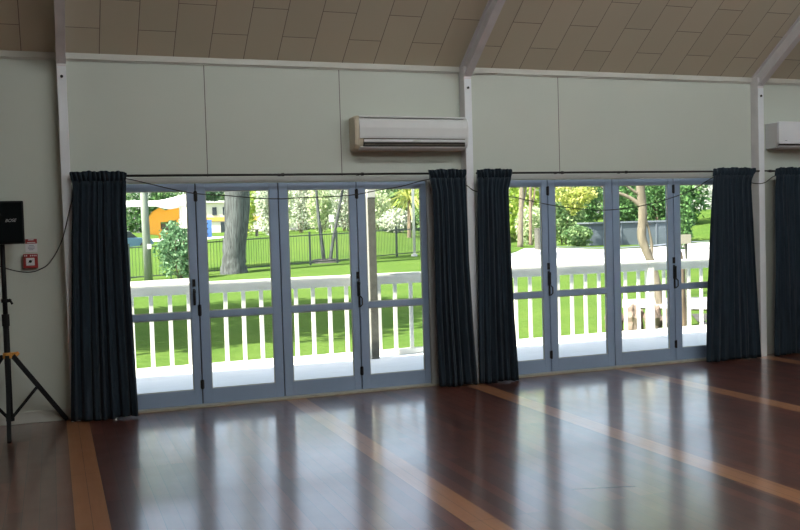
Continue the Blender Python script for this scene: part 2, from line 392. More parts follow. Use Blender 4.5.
def opening(k, X, n0, wh, xo0, xo1):
    mb = MB(); f0, f1 = xo0, xo1
    mb.box(f0, X[0], -.012, .11, 0, 2.165); mb.box(X[4], f1, -.012, .11, 0, 2.165); mb.box(X[0], X[4], -.012, .11, DZ1 + .004, 2.165)
    mb.box(X[0], X[4], -.004, .11, .0, DZ0 - .004)
    o = tag(mb.build('trim_%d' % (10 + k), M['frame'], bevel=.003), 'blue grey frame around the %s set of four glazed doors' % wh, 'door frame', kind='structure')
    MB().box(f0 - .0, f1, -.045, -.013, .0, .016).build('trim_%d' % (20 + k), M['sill'], bevel=.003)
    tag(bpy.data.objects['trim_%d' % (20 + k)], 'thin pale wooden threshold strip under the %s set of glazed doors' % wh, 'threshold', kind='structure')
J1 = (.487, 1.280, 2.070, 2.862, 3.612); J2 = (4.225, 5.022, 5.832, 6.645, 7.445)
opening(1, J1, 1, 'left', .442, 3.688); opening(2, J2, 5, 'right', 4.182, 7.488)
which = ('first', 'second', 'third', 'fourth')
for s_, J, nm in ((0, J1, 'left'), (4, J2, 'right')):
    for i in range(4):
        o = leaf(s_ + i + 1, J[i], J[i + 1], .085, .072 if i % 2 == 0 else .085 if i < 3 else .06, 'blue grey glazed folding door, %s from the left in the %s set of four' % (which[i], nm))
        if i in (0, 2):
            hinge(J[i + 1], 1.985, o, .10); hinge(J[i + 1], .215, o, .09)
            bolt_handle(J[i + 1] - .045 if i == 0 and s_ == 0 else J[i + 1] - .012, 1.05, o)
            if s_ == 0 and i == 0: hinge(J[i + 1], .915, o, .11)
            else: d_handle(J[i + 1], .915, o)

# ------------------------------------------------------------------ curtain rods and curtains
def rod(x0, x1, br, label):
    mb = MB().tube([(x0, -.15, 2.172), (x1, -.15, 2.172)], .011, 10)
    o = tag(mb.build('curtain_rod', M['rod'], org=((x0 + x1) / 2, -.15, 2.172), smooth=True), label, 'curtain rod', 'curtain rods')
    for x in br:
        b = MB().obox((x, -.15, 2.172), (x, -.001, 2.185), .012, .016); b.tube([(x - .012, -.15, 2.172), (x + .012, -.15, 2.172)], .016, 10); b.box(x - .015, x + .015, -.006, 0, 2.160, 2.186)
        b.build('bracket', M['rod'], o)
rod(.20, 3.99, (.35, 2.085, 2.88, 3.85), 'thin black curtain rod over the left set of glazed doors')
rod(4.11, 7.735, (4.3, 5.12, 5.92, 7.4), 'thin black curtain rod over the right set of glazed doors')
rod(7.86, 11.6, (7.9, 9.8, 11.3), 'thin black curtain rod below the white air conditioner at the right edge')

def interp(tab, z):
    tab = sorted(tab, key=lambda t: t[1])
    if z <= tab[0][1]: return tab[0][0]
    for (xa, za), (xb, zb) in zip(tab, tab[1:]):
        if z <= zb: return xa + (xb - xa) * (z - za) / (zb - za)
    return tab[-1][0]
def curtain(Lt, Rt, folds, label, ph, z0=.012):
    xc = (interp(Lt, 1) + interp(Rt, 1)) / 2
    t = thing('curtain', label, 'curtain', (xc, -.2, z0), 'dark navy curtains')
    rnd = random.Random(int(ph * 100)); nz, nu = 46, 160
    wob = [rnd.uniform(-.35, .35) for _ in range(folds + 2)]
    def prof(u, z):
        f = u * folds; i = int(f); k = f - i
        warp = f + (wob[i] * (1 - k) + wob[min(i + 1, folds)] * k) * .8 + .10 * math.sin(z * 1.3 + ph)
        amp = .012 + .011 * (1 - z / 2.2)
        y = -.200 + amp * math.sin(2 * PI * warp + ph) + .007 * math.sin(2 * PI * warp * 2.3 + z * 2)
        return y
    rows = []
    for iz in range(nz):
        z = z0 + (2.125 - z0) * iz / (nz - 1); row = []
        a, b = interp(Lt, z), interp(Rt, z)
        hem = .006 * math.sin(ph * 3)
        for iu in range(nu):
            u = iu / (nu - 1)
            x = a + (b - a) * u + .006 * math.sin(2 * PI * u * folds + 1 + ph)
            zz = z + (.008 * math.sin(u * 9 + ph) if iz == 0 else 0)
            row.append((x, prof(u, z), zz))
        rows.append(row)
    o = MB().grid(rows).build('cloth_panel', M['curtain'], t, smooth=True, recalc=False)
    md = o.modifiers.new('thick', 'SOLIDIFY'); md.thickness = .004; md.offset = 0
    rows = []
    for iz in range(14):
        k = iz / 13; z = 2.115 + (.098) * k; row = []
        a, b = interp(Lt, z), interp(Rt, z); bul = .022 + .020 * math.sin(PI * min(1, k * 1.15))
        for iu in range(nu):
            u = iu / (nu - 1)
            y = -.172 - bul * (.55 + .45 * math.sin(2 * PI * u * folds * 1.7 + ph + k)) + .006 * math.sin(u * 90 + k * 4)
            zz = z + (.004 * math.sin(u * folds * 3.3 + ph) + .0025 * math.sin(u * 61)) * (k ** 2) - .012 * (2 * u - 1) ** 4 * k
            row.append((a + (b - a) * u, y, zz))
        rows.append(row)
    o = MB().grid(rows).build('gathered_heading', M['curtain'], t, smooth=True, recalc=False)
    md = o.modifiers.new('thick', 'SOLIDIFY'); md.thickness = .004; md.offset = 0
    return t
curtain([(.175, 2.2), (.19, 2.09), (.16, 1.61), (.14, 1.09), (.092, .01)], [(.655, 2.2), (.64, 2.11), (.63, 1.78), (.645, 1.06), (.665, .0)], 7, 'dark navy floor length curtain at the left, beside the fire alarm sign', .4)
curtain([(3.56, 2.2), (3.575, 2.1), (3.60, 1.98), (3.605, 1.71), (3.605, .9), (3.625, .0)], [(3.985, 2.2), (3.955, 2.1), (3.965, 1.8), (3.975, 1.29), (4.01, .57), (4.045, 0)], 6, 'dark navy curtain below the long air conditioner, left of the middle post', 1.3)
curtain([(4.10, 2.2), (4.10, 2.05), (4.085, 1.28), (4.07, .67), (4.06, 0)], [(4.51, 2.2), (4.455, 1.99), (4.47, 1.27), (4.49, .64), (4.52, -.02)], 6, 'dark navy curtain at the left end of the right set of doors', 2.2)
curtain([(7.06, 2.2), (7.03, 1.96), (6.98, 1.17), (6.94, .72), (6.91, .02)], [(7.655, 2.2), (7.585, 2.08), (7.57, 2.01), (7.60, 1.38), (7.64, .68), (7.675, 0)], 7, 'dark navy curtain at the right end of the right set of doors', 3.1)
curtain([(7.95, 2.2), (7.925, 1.95), (7.915, 1.0), (7.90, .01)], [(8.5, 2.2), (8.47, 1.95), (8.5, 0)], 7, 'dark navy curtain cut off by the right edge of the photo', 4.4)

# one black cable strung from the speaker along the door heads
def catmull(pts, k=8):
    pts = [Vector(p) for p in pts]; out = []
    for i in range(len(pts) - 1):
        p0, p1, p2, p3 = pts[max(i - 1, 0)], pts[i], pts[i + 1], pts[min(i + 2, len(pts) - 1)]
        for j in range(k):
            t = j / k
            out.append(.5 * ((2 * p1) + (p2 - p0) * t + (2 * p0 - 5 * p1 + 4 * p2 - p3) * t * t + (3 * p1 - p0 - 3 * p2 + p3) * t ** 3))
    out.append(pts[-1]); return out
cp = [(-.55, -.20, 1.47), (-.43, -.16, 1.410), (-.30, -.14, 1.36), (-.184, -.13, 1.343), (-.10, -.13, 1.365), (-.017, -.132, 1.424), (.09, -.136, 1.614), (.178, -.1325, 1.93), (.23, -.1325, 2.10), (.5, -.1325, 2.135),
      (.641, -.1325, 2.148), (.832, -.1325, 2.105), (1.043, -.1325, 2.05), (1.258, -.1325, 2.006), (1.56, -.1325, 1.981), (1.818, -.1325, 1.954), (2.05, -.1325, 1.944), (2.2, -.1325, 1.949), (2.515, -.1325, 1.955), (2.82, -.1325, 1.974), (3.02, -.1325, 2.008), (3.285, -.1325, 2.047), (3.57, -.1325, 2.112), (3.82, -.1325, 2.13), (4.0, -.1325, 2.053),
      (4.135, -.1325, 1.98), (4.548, -.1325, 1.918), (5.095, -.1325, 1.812), (5.652, -.1325, 1.762), (6.235, -.1325, 1.818), (6.775, -.1325, 1.957), (7.081, -.1325, 2.099), (7.3, -.1325, 2.15), (7.56, -.1325, 2.06), (7.70, -.1325, 2.03), (7.836, -.1325, 2.04), (8.0, -.1325, 2.12), (8.4, -.1325, 2.15)]
tag(MB().tube(catmull(cp), .0048, 6).build('cable', M['cable'], smooth=True), 'thin black cable looping from the speaker across the tops of the glazed doors', 'cable')

# ------------------------------------------------------------------ air conditioners
t = thing('air_conditioner', 'long white wall air conditioner with rounded front beside the middle post', 'air conditioner', (3.41, 0, 2.40), 'wall air conditioners')
x0, x1 = 2.805, 4.018
prof = [(-.001, 2.402), (-.001, 2.742), (-.12, 2.745), (-.172, 2.735), (-.198, 2.70), (-.204, 2.62), (-.200, 2.53), (-.185, 2.455), (-.15, 2.415), (-.08, 2.402)]
def scaled(p, s, cy=-.1, cz_=2.57): return [(cy + (y - cy) * s, cz_ + (z - cz_) * s) for y, z in p]
body = MB(); xs = [(x0, .90), (x0 + .018, .965), (x0 + .045, 1.0)]
n = len(prof)
def loft(mb, secs):
    n = len(secs[0][1]); vs = [(x, y, z) for x, pr in secs for y, z in pr]
    fs = [tuple(range(n)), tuple(range(len(vs) - 1, len(vs) - n - 1, -1))]
    for i in range(len(secs) - 1):
        for j in range(n): fs.append((i * n + j, i * n + (j + 1) % n, (i + 1) * n + (j + 1) % n, (i + 1) * n + j))
    return mb.add(vs, fs)
def flat_back(p): return [(min(y, -.001), z) if i not in (0, 1) else (-.001, z) for i, (y, z) in enumerate(p)]
loft(MB(), [(x, flat_back(scaled(prof, s))) for x, s in xs]).build('end_cap', M['ac_cream'], t, bevel=.004)['label'] = 'yellowed left end cap'
loft(MB(), [(x0 + .045, prof), (x1 - .045, prof)]).build('body', M['ac_cream'], t)
loft(MB(), [(x1 - x + x0, flat_back(scaled(prof, s))) for x, s in reversed(xs)]).build('end_cap', M['ac_white'], t, bevel=.004)['label'] = 'white right end cap'
fp = [(-.165, 2.712), (-.196, 2.712), (-.2085, 2.69), (-.2135, 2.62), (-.2095, 2.54), (-.205, 2.517), (-.17, 2.517)]
MB().prism_x(fp, x0 + .042, x1 - .02).build('front_panel', M['ac_white'], t, bevel=.003)['label'] = 'white curved front panel'
MB().prism_x([(-.15, 2.735), (-.178, 2.738), (-.2015, 2.722), (-.19, 2.715), (-.15, 2.715)], x0 + .05, x1 - .03).build('inlet_grille', M['ac_white'], t)
MB().box(x0 + .10, x1 - .06, -.201, -.19, 2.7115, 2.7155).build('inlet_slot', M['dark_slot'], t)
MB().box(x0 + .085, x1 - .05, -.206, -.12, 2.438, 2.514).build('air_outlet', M['dark_slot'], t)
MB().prism_x([(-.196, 2.508), (-.214, 2.506), (-.214, 2.482), (-.204, 2.478), (-.196, 2.486)], x0 + .085, x1 - .05).build('louver', M['ac_white'], t, bevel=.002)
MB().prism_x([(-.17, 2.470), (-.208, 2.462), (-.206, 2.452), (-.17, 2.458)], x0 + .09, x1 - .055).build('louver', M['ac_brown'], t)['label'] = 'dusty brown inner louver'
MB().prism_x([(-.06, 2.404), (-.165, 2.408), (-.198, 2.428), (-.195, 2.437), (-.12, 2.432)], x0 + .05, x1 - .04).build('lower_lip', M['ac_white'], t)
mb = MB(); mb.tube([(3.44, -.2125, 2.497), (3.44, -.2165, 2.497)], .0001, 4)
pts = [(3.44 + .045 * math.cos(a), 2.494 + .011 * math.sin(a)) for a in [2 * PI * k / 20 for k in range(20)]]
MB().prism_y(pts, -.2165, -.2135).build('badge', M['trim'], t)['label'] = 'small oval badge'

t = thing('air_conditioner', 'boxy white wall air conditioner cut off by the right edge of the photo', 'air conditioner', (8.40, 0, 2.43), 'wall air conditioners')
x0, x1 = 7.965, 8.83
MB().prism_x([(-.001, 2.435), (-.001, 2.735), (-.19, 2.735), (-.195, 2.50), (-.16, 2.445), (-.06, 2.435)], x0, x1).build('body', M['ac_white'], t, bevel=.006)
def rrect(xa, xb, za, zb, r, k=5):
    out = []
    for cx, cz_, a0 in ((xb - r, zb - r, 0), (xa + r, zb - r, 90), (xa + r, za + r, 180), (xb - r, za + r, 270)):
        for i in range(k + 1):
            a = math.radians(a0 + 90 * i / k); out.append((cx + r * math.cos(a), cz_ + r * math.sin(a)))
    return out
MB().prism_y(rrect(x0 - .002, x1 + .002, 2.485, 2.742, .022), -.222, -.192).build('front_panel', M['post_cover'], t, bevel=.004)['label'] = 'smooth white front panel with rounded corners'
MB().box(x0 + .03, x1 - .03, -.196, -.15, 2.466, 2.485).build('air_outlet', M['dark_slot'], t)
MB().prism_x([(-.19, 2.464), (-.205, 2.456), (-.16, 2.437), (-.15, 2.444)], x0 + .03, x1 - .03).build('louver', M['ac_white'], t)
MB().box(8.055, 8.085, -.2235, -.2215, 2.518, 2.524).build('badge', M['text_grey'], t)['label'] = 'tiny grey badge'

# ------------------------------------------------------------------ speaker and stand
PX, PY = -.388, -.30
t = thing('speaker_stand', 'black tripod speaker stand with a yellow clamp at the left edge', 'speaker stand', (PX, PY, 0))
MB().tube([(PX, PY, .10), (PX, PY, .95)], .025, 14).build('lower_pole', M['speaker'], t, smooth=True)
MB().tube([(PX, PY, .95), (PX, PY, 1.592)], .020, 14).build('upper_pole', M['speaker'], t, smooth=True)
mb = MB(); mb.tube([(PX, PY, .90), (PX, PY, 1.0)], .031, 14); mb.build('height_collar', M['speaker'], t)
mb = MB(); mb.tube([(PX, PY, 1.10), (PX, PY, 1.13)], .029, 12); mb.obox((PX, PY, 1.115), (PX + .05, PY - .02, 1.115), .02, .025); mb.tube([(PX + .035, PY - .02, 1.13), (PX + .06, PY - .03, 1.085)], .010, 8)
mb.build('height_knob', M['speaker'], t)
mb = MB(); mb.tube([(PX, PY, .625), (PX, PY, .675)], .036, 14); mb.obox((PX, PY, .65), (PX + .062, PY + .045, .65), .03, .04); mb.tube([(PX + .055, PY + .04, .635), (PX + .085, PY + .06, .66)], .018, 8)
mb.build('leg_clamp', M['yellow'], t, bevel=.003)['label'] = 'yellow clamp ring'
mb = MB(); mb.tube([(PX, PY, .09), (PX, PY, .15)], .034, 14); mb.build('lower_collar', M['speaker'], t)
for k, ang in enumerate((31, -89, 151)):
    a = math.radians(ang); ca, sa = math.cos(a), math.sin(a); R_ = .52
    top = Vector((PX + .045 * ca, PY + .045 * sa, .645)); ft = Vector((PX + R_ * ca, PY + R_ * sa, .022))
    mb = MB().obox(top, ft, .034, .036)
    l = mb.build('leg', M['speaker'], t, bevel=.004)
    d = (ft - top).normalized()
    MB().tube([ft - d * .04, ft + d * .012], .017, 10).build('rubber_foot', M['seal'], l)
    mid = top + (ft - top) * .47
    b = MB()
    off = Vector((-sa, ca, 0)) * .012
    b.obox(mid + off, Vector((PX + .024 * ca, PY + .024 * sa, .12)) + off, .006, .014); b.obox(mid - off, Vector((PX + .024 * ca, PY + .024 * sa, .12)) - off, .006, .014)
    b.build('brace', M['speaker'], t)
t = thing('speaker', 'black box loudspeaker with a small silver logo on a tripod stand', 'speaker', (PX, PY, 1.593))
sx0, sx1 = -.542, -.207
mb = MB(); pf = [(sx0, -.17), (sx0, -.37), (sx0 + .012, -.382), (sx1 - .012, -.382), (sx1, -.37), (sx1 - .02, -.17)]
vs = [(x, y, 1.593) for x, y in pf] + [(x, y, 1.955) for x, y in pf]; k = len(pf)
mb.add(vs, [tuple(range(k)), tuple(range(2 * k - 1, k - 1, -1))] + [(i, i + k, (i + 1) % k + k, (i + 1) % k) for i in range(k)])
mb.build('cabinet', M['speaker'], t, bevel=.008)
MB().box(sx0 + .014, sx1 - .014, -.390, -.381, 1.608, 1.940).build('grille', M['grille'], t, bevel=.004)['label'] = 'black front grille'
text_mesh('logo', 'BOSE', .036, M['logo'], (-.313, -.3915, 1.790), (1, 0, .03), (0, 0, 1), t, .001, .35)['label'] = 'small silver BOSE lettering'

# ------------------------------------------------------------------ fire alarm sign and call point
t = thing('fire_sign', 'small red and white notice on the wall above the red call point', 'sign', (-.166, 0, 1.516))
MB().box(-.215, -.117, -.004, -.0005, 1.516, 1.632).build('plate', M['sign_white'], t)
MB().box(-.214, -.118, -.0052, -.004, 1.590, 1.631).build('header', M['red'], t)['label'] = 'red header band'
MB().box(-.190, -.145, -.0062, -.0052, 1.620, 1.627).build('header_print', M['sign_white'], t)
MB().box(-.200, -.132, -.0062, -.0052, 1.596, 1.603).build('header_print', M['sign_white'], t)
for z, a, b in ((1.574, -.185, -.145), (1.560, -.195, -.138), (1.547, -.195, -.140), (1.536, -.185, -.150)):
    MB().box(a, b, -.005, -.004, z - .003, z + .003).build('print_line', M['text_grey'], t)
t = thing('fire_call_point', 'red square manual fire alarm call point with pale centre on the wall', 'fire alarm', (-.175, 0, 1.374))
MB().box(-.236, -.116, -.045, -.0005, 1.374, 1.500).build('housing', M['red'], t, bevel=.006)
for k, xx in enumerate((-.222, -.207, -.190, -.175, -.160, -.145, -.130)):
    if k != 2: MB().box(xx - .004, xx + .004, -.0465, -.0445, 1.479, 1.491).build('letter', M['sign_white'], t)
MB().box(-.213, -.143, -.049, -.0445, 1.398, 1.465).build('glass_plate', M['sign_white'], t, bevel=.002)['label'] = 'pale square break glass plate'
mb = MB().tube([(-.178, -.0495, 1.434), (-.178, -.052, 1.434)], .013, 12); mb.obox((-.200, -.0505, 1.42), (-.155, -.0505, 1.448), .003, .006, (0, 1, 0))
mb.build('push_dot', M['dark_slot'], t)['label'] = 'black arrow mark'

# added fill lamps to brighten the hall, unseen above the view
first = None
for i, (lx, ly) in enumerate(((2.3, -4.6), (5.2, -4.6), (8.1, -4.6), (2.3, -8.2), (5.2, -8.2), (8.1, -8.2))):
    z = cz(ly) - 1.05
    where = ('left', 'middle', 'right')[i % 3] + (' of the near row' if i < 3 else ' of the far row')
    t = thing('fill_lamp', 'added unseen fill lamp hung from the sloping ceiling, ' + where, 'lamp', (lx, ly, z), 'added fill lamps')
    MB().box(lx - .75, lx + .75, ly - .09, ly + .09, z, z + .06).build('housing', M['fill_lamp_body'], t, bevel=.01)
    for s in (-1, 1):
        MB().tube([(lx - .7, ly + s * .045, z - .02), (lx + .7, ly + s * .045, z - .02)], .016, 8).build('tube', M['tube'], t)
        MB().tube([(lx + s * .6, ly, z + .06), (lx + s * .6, ly, cz(ly) - .001)], .006, 6).build('hanger', M['black_metal'], t)
FILL_E = 122.0
P(M['tube']).inputs['Emission Strength'].default_value = FILL_E

# ------------------------------------------------------------------ outside: verandah
DK = -.03
tag(MB().box(-3, 14, .121, 2.72, -.16, DK).build('deck', M['deck']), 'pale painted verandah deck outside the glazed doors', 'deck', kind='structure')
mb = MB(); mb.add([(-9, .125, 3.06), (16, .125, 3.06), (16, 1.75, 2.88), (-9, 1.75, 2.88), (-9, .125, 3.14), (16, .125, 3.14), (16, 1.75, 2.96), (-9, 1.75, 2.96)],
    [(0, 1, 2, 3), (7, 6, 5, 4), (0, 4, 5, 1), (1, 5, 6, 2), (2, 6, 7, 3), (3, 7, 4, 0)])
tag(mb.build('verandah_roof', M['ext_wall']), 'verandah roof over the deck, above the view', 'roof', kind='structure')
tag(MB().box(-4, 15, 2.37, 2.46, 2.621, 2.74).build('verandah_beam', M['rail_white']), 'white verandah beam above the view', 'beam', kind='structure')
t = thing('verandah_post', 'dark weathered square post standing on the deck before the white railing', 'post', (3.83, 2.42, DK))
MB().box(3.775, 3.875, 2.37, 2.46, DK, 2.03).build('shaft', M['vpost'], t, bevel=.004)
MB().box(3.770, 3.880, 2.365, 2.465, 2.03, 2.62).build('upper_shaft', M['pole_white'], t, bevel=.004)['label'] = 'pale upper end of the post'  # paler colour stands in for light on the upper end of the post
MB().box(3.752, 3.775, 2.385, 2.455, DK, 2.62).build('lit_side_strip', M['rail_white'], t)['label'] = 'white strip painted as the sunlit left side'  # white strip paints the sunlight along the post's left edge
t = thing('railing', 'white timber verandah railing with square balusters along the deck edge', 'railing', (5, 2.62, DK))
MB().box(-2.9, 13.9, 2.555, 2.685, 1.012, 1.046).build('cap_rail', M['rail_white'], t, bevel=.006)
MB().box(-2.9, 13.9, 2.598, 2.642, .905, 1.012).build('top_rail', M['rail_white'], t, bevel=.004)
MB().box(-2.9, 13.9, 2.585, 2.655, DK, .045).build('bottom_rail', M['rail_white'], t, bevel=.004)
k = -6
while .865 + .2222 * k < 13.8:
    x = .865 + .2222 * k; k += 1
    if abs(x - 8.17) < .07 or abs(x - 2.8) < .0: continue
    MB().box(x - .0235, x + .0235, 2.606, 2.634, .045, .91).build('baluster', M['rail_white'], t)
for x in (-2.6, 8.17, 13.6): MB().box(x - .05, x + .05, 2.57, 2.67, DK, 1.012).build('newel_post', M['rail_white'], t, bevel=.004)

# ------------------------------------------------------------------ ground
CTRL = np.array([(0, 2, -.40), (12, 2, -.40), (5, 10, -.40), (14, 10, -.30), (0, 20, -.42), (9, 20, -.28), (3, 31.6, -.40), (7.6, 28.5, -.12), (10.7, 33.6, .04), (11.8, 30.5, .14), (16.8, 36.1, .19), (18.8, 37.5, .19),
    (14.4, 49.9, 1.5), (16.3, 49.2, 1.75), (20.5, 47.6, 1.5), (22.3, 46.9, 1.14), (17, 56, 1.5), (20, 54, 1.6), (12.5, 51, 1.0), (5, 57, .5), (8, 74, 1.25), (10.5, 73, 1.3), (13.5, 77, 1.3), (18, 102, 1.7),
    (18, 25, -.3), (25, 22, -.30), (21, 24, -.32), (35, 58, -.2), (34, 42, -.2), (49, 53, -.28), (42, 45, -.25), (30, 35, -.26), (27, 43.5, .15), (24, 38, -.05), (36, 50, .05), (42, 54.5, .1), (58, 65.5, .7), (60, 66, 1.5), (62, 69, 2.2), (66, 73.3, 2.75), (70, 60, 1.0), (40, 90, 1.9), (0, 100, 2.0), (60, 100, 2.5), (-10, 50, 0), (45, 20, -.3)])
def gz(x, y):
    d2 = (CTRL[:, 0] - x) ** 2 + (CTRL[:, 1] - y) ** 2
    w = np.exp(-d2 / (2 * 4.2 ** 2)) + 1e-4 / (1 + d2 / 60) ** 2
    return float((w * CTRL[:, 2]).sum() / w.sum())
ys = list(np.concatenate([np.linspace(2.0, 60, 70), np.linspace(61.5, 150, 45)])); xs = list(np.linspace(-14, 110, 125))
tag(MB().grid([[(x, y, gz(x, y)) for x in xs] for y in ys]).build('lawn_ground', M['lawn'], smooth=True), 'green lawn rising to a grassy bank beyond the railing', 'lawn', kind='structure')
def patch(name, e0, e1, material, label, cat, nu=24, nv=24, lift=.03):
    rows = []
    def at(e, u):
        f = u * (len(e) - 1); i = min(int(f), len(e) - 2); k = f - i; return (e[i][0] * (1 - k) + e[i + 1][0] * k, e[i][1] * (1 - k) + e[i + 1][1] * k)
    for i in range(nv):
        v = i / (nv - 1); row = []
        for j in range(nu):
            u = j / (nu - 1); a, b = at(e0, u), at(e1, u); x, y = a[0] * (1 - v) + b[0] * v, a[1] * (1 - v) + b[1] * v
            row.append((x, y, gz(x, y) + lift))
        rows.append(row)
    return tag(MB().grid(rows).build(name, material, smooth=True), label, cat, kind='structure')
patch('driveway', [(15.5, 24.5), (21, 23), (26, 21.5), (34, 19)], [(21.9, 34.2), (26.4, 40.6), (29.6, 42.4), (33.2, 41.0), (38, 43.4), (45.7, 49), (53, 53)], M['concrete'], 'wide pale concrete driveway behind the right set of doors', 'driveway', 60, 40)
patch('garden_path', [(12.0, 9.03), (13.15, 7.53), (14.5, 6)], [(13.15, 10.74), (15.14, 10.0), (17, 9)], M['gravel'], 'pale gravel path curving behind the rocks and the railing', 'path', 16, 8)
patch('kerb', [(29.6, 42.4), (33.2, 41.0), (38, 43.4), (45.7, 49), (53, 53)], [(29.8, 43.6), (33.6, 42.3), (38.2, 44.8), (46.2, 50.6), (53.4, 54.8)], M['kerb'], 'low blue grey kerb along the far side of the driveway', 'kerb', 40, 4, .10)
patch('service_path', [(-4, 27), (4.6, 25.2)], [(-4, 31), (5.0, 28.3)], M['gravel'], 'greyish path inside the fence at the left', 'path', 12, 6, .09)
patch('garden_bed', [(11.0, 5.0), (12.8, 4.4)], [(12.3, 7.0), (14.4, 6.3)], M['mulch'], 'dark garden bed behind the right end of the railing', 'garden bed', 10, 8, .035)
patch('forecourt', [(7, 66), (12, 64), (16, 63)], [(8, 76), (14, 82), (20, 82)], M['concrete'], 'pale paved forecourt before the far cream building', 'paving', 14, 14)

# ------------------------------------------------------------------ foliage
def leaves_mesh(name, blobs, material, parent, size, seed, aspect=.55, droop=0.0):
    """blobs: (cx,cy,cz, rx,ry,rz, count)  -> one mesh of many small leaves"""
    rng = np.random.default_rng(seed); V = []; 
    for cx, cy, cz_, rx, ry, rz, cnt in blobs:
        d = rng.normal(size=(cnt, 3)); d /= np.linalg.norm(d, axis=1)[:, None]
        rad = rng.uniform(.45, 1.0, cnt) ** .6
        lump = 1 + .16 * np.sin(d[:, 0] * 7 + seed) * np.cos(d[:, 2] * 6 + cx) + .10 * np.sin(d[:, 1] * 13 + d[:, 2] * 9)
        p = d * (rad * lump)[:, None] * np.array([rx, ry, rz]) + np.array([cx, cy, cz_])
        a = rng.normal(size=(cnt, 3)); a[:, 2] -= droop; a /= np.linalg.norm(a, axis=1)[:, None]
        b = np.cross(a, rng.normal(size=(cnt, 3))); b /= np.linalg.norm(b, axis=1)[:, None]
        s = size * rng.uniform(.6, 1.3, cnt)[:, None]
        V.append(np.stack([p - a * s * .5, p + b * s * aspect * .5, p + a * s * .5, p - b * s * aspect * .5], 1))
    V = np.concatenate(V); n = len(V); o0 = np.array(ORG[parent.name])
    me = bpy.data.meshes.new(name); me.vertices.add(n * 4); me.vertices.foreach_set('co', (V - o0).reshape(-1).astype(np.float32))
    me.loops.add(n * 4); me.loops.foreach_set('vertex_index', np.arange(n * 4, dtype=np.int32))
    me.polygons.add(n); me.polygons.foreach_set('loop_start', np.arange(0, n * 4, 4, dtype=np.int32))
    me.update(calc_edges=True); me.materials.append(material)
    o = bpy.data.objects.new(name, me); C.objects.link(o); o.parent = parent
    return o
def shrub(label, x, y, w, h, mt, seed, size=.16, n=1800, group=None, cat='shrub', depth=None, name='shrub', stem='bark_brown', dz=0.0):
    z = gz(x, y) + dz; t = thing(name, label, cat, (x, y, z), group); d = depth or w
    rnd = random.Random(seed); bl = []
    for k in range(6):
        a = rnd.uniform(0, 2 * PI); r = rnd.uniform(.1, .32)
        bl.append((x + w * r * math.cos(a), y + d * r * math.sin(a), z + h * rnd.uniform(.34, .72), w * rnd.uniform(.22, .34), d * rnd.uniform(.22, .34), h * rnd.uniform(.22, .33), n // 7))
    bl.append((x, y, z + h * .5, w * .42, d * .42, h * .46, n // 5)); bl.append((x, y, z + h * .22, w * .42, d * .42, h * .22, n // 6))
    leaves_mesh('foliage', bl, mt, t, size, seed)
    mb = MB()
    for k in range(4):
        a = rnd.uniform(0, 2 * PI); mb.tube([(x + .05 * w * math.cos(a), y + .05 * w * math.sin(a), z - .05), (x + .14 * w * math.cos(a), y + .14 * d * math.sin(a), z + h * .35), (x + .22 * w * math.cos(a + .3), y + .22 * d * math.sin(a + .3), z + h * .65)], [.03 * w * .5, .02 * w * .5, .008 * w], 6)
    mb.build('stems', M[stem], t); return t
def tree(label, trunk, radii, bark, blobs, mt, size, seed, branches=(), group=None, name='tree', n=9, jit=.06):
    x, y, z = trunk[0]; t = thing(name, label, 'tree', (x, y, z), group)
    rnd = random.Random(seed)
    pts = catmull(trunk, 5); rr = []
    for i in range(len(pts)):
        f = i / 5; k = min(int(f), len(radii) - 2); u = f - k; rr.append(radii[k] * (1 - u) + radii[k + 1] * u)
    MB().tube(pts, rr, n, jit, rnd).build('trunk', bark, t, smooth=True)
    for b, rb in branches:
        pts = catmull(b, 4); MB().tube(pts, [rb * (1 - .7 * i / (len(pts) - 1)) for i in range(len(pts))], 7, .05, rnd).build('branch', bark, t, smooth=True)
    if blobs: leaves_mesh('foliage', blobs, mt, t, size, seed)
    return t

# big pine behind the fence line
gx, gy = 7.1, 30.6; g0 = gz(gx, gy)
tree('huge grey barked pine trunk with flared base before the metal fence', [(gx + .10, gy, g0 - .1), (gx + .12, gy, g0 + .4), (gx + .17, gy, g0 + 1.2), (gx + .34, gy, g0 + 2.9), (gx + .5, gy, g0 + 10), (gx, gy, g0 + 24)],
     [.62, .51, .48, .52, .42, .15], M['bark'], [(gx + 2.5, gy - 1, g0 + 17.5, 3.5, 3, 2.0, 1500), (gx - 2.6, gy + .5, g0 + 18.2, 3.5, 3, 2.0, 1500), (gx, gy, g0 + 20.5, 4, 4, 2.5, 2200), (gx, gy, g0 + 23.5, 2.5, 2.5, 2.2, 1200),
      (gx - .95, gy + .3, g0 + 3.45, .75, .5, .30, 300)], M['leaf_pine'], .34, 11,
     [([(gx, gy, g0 + 16), (gx + 1.5, gy - .5, g0 + 17), (gx + 3, gy - 1, g0 + 17.4)], .14), ([(gx, gy, g0 + 16.5), (gx - 1.5, gy, g0 + 17.6), (gx - 3, gy + .5, g0 + 18)], .14), ([(gx + .3, gy, g0 + 4.4), (gx - .6, gy + .2, g0 + 4.0), (gx - 1.4, gy + .4, g0 + 3.7)], .07)],
     name='pine_tree', n=18, jit=.07)
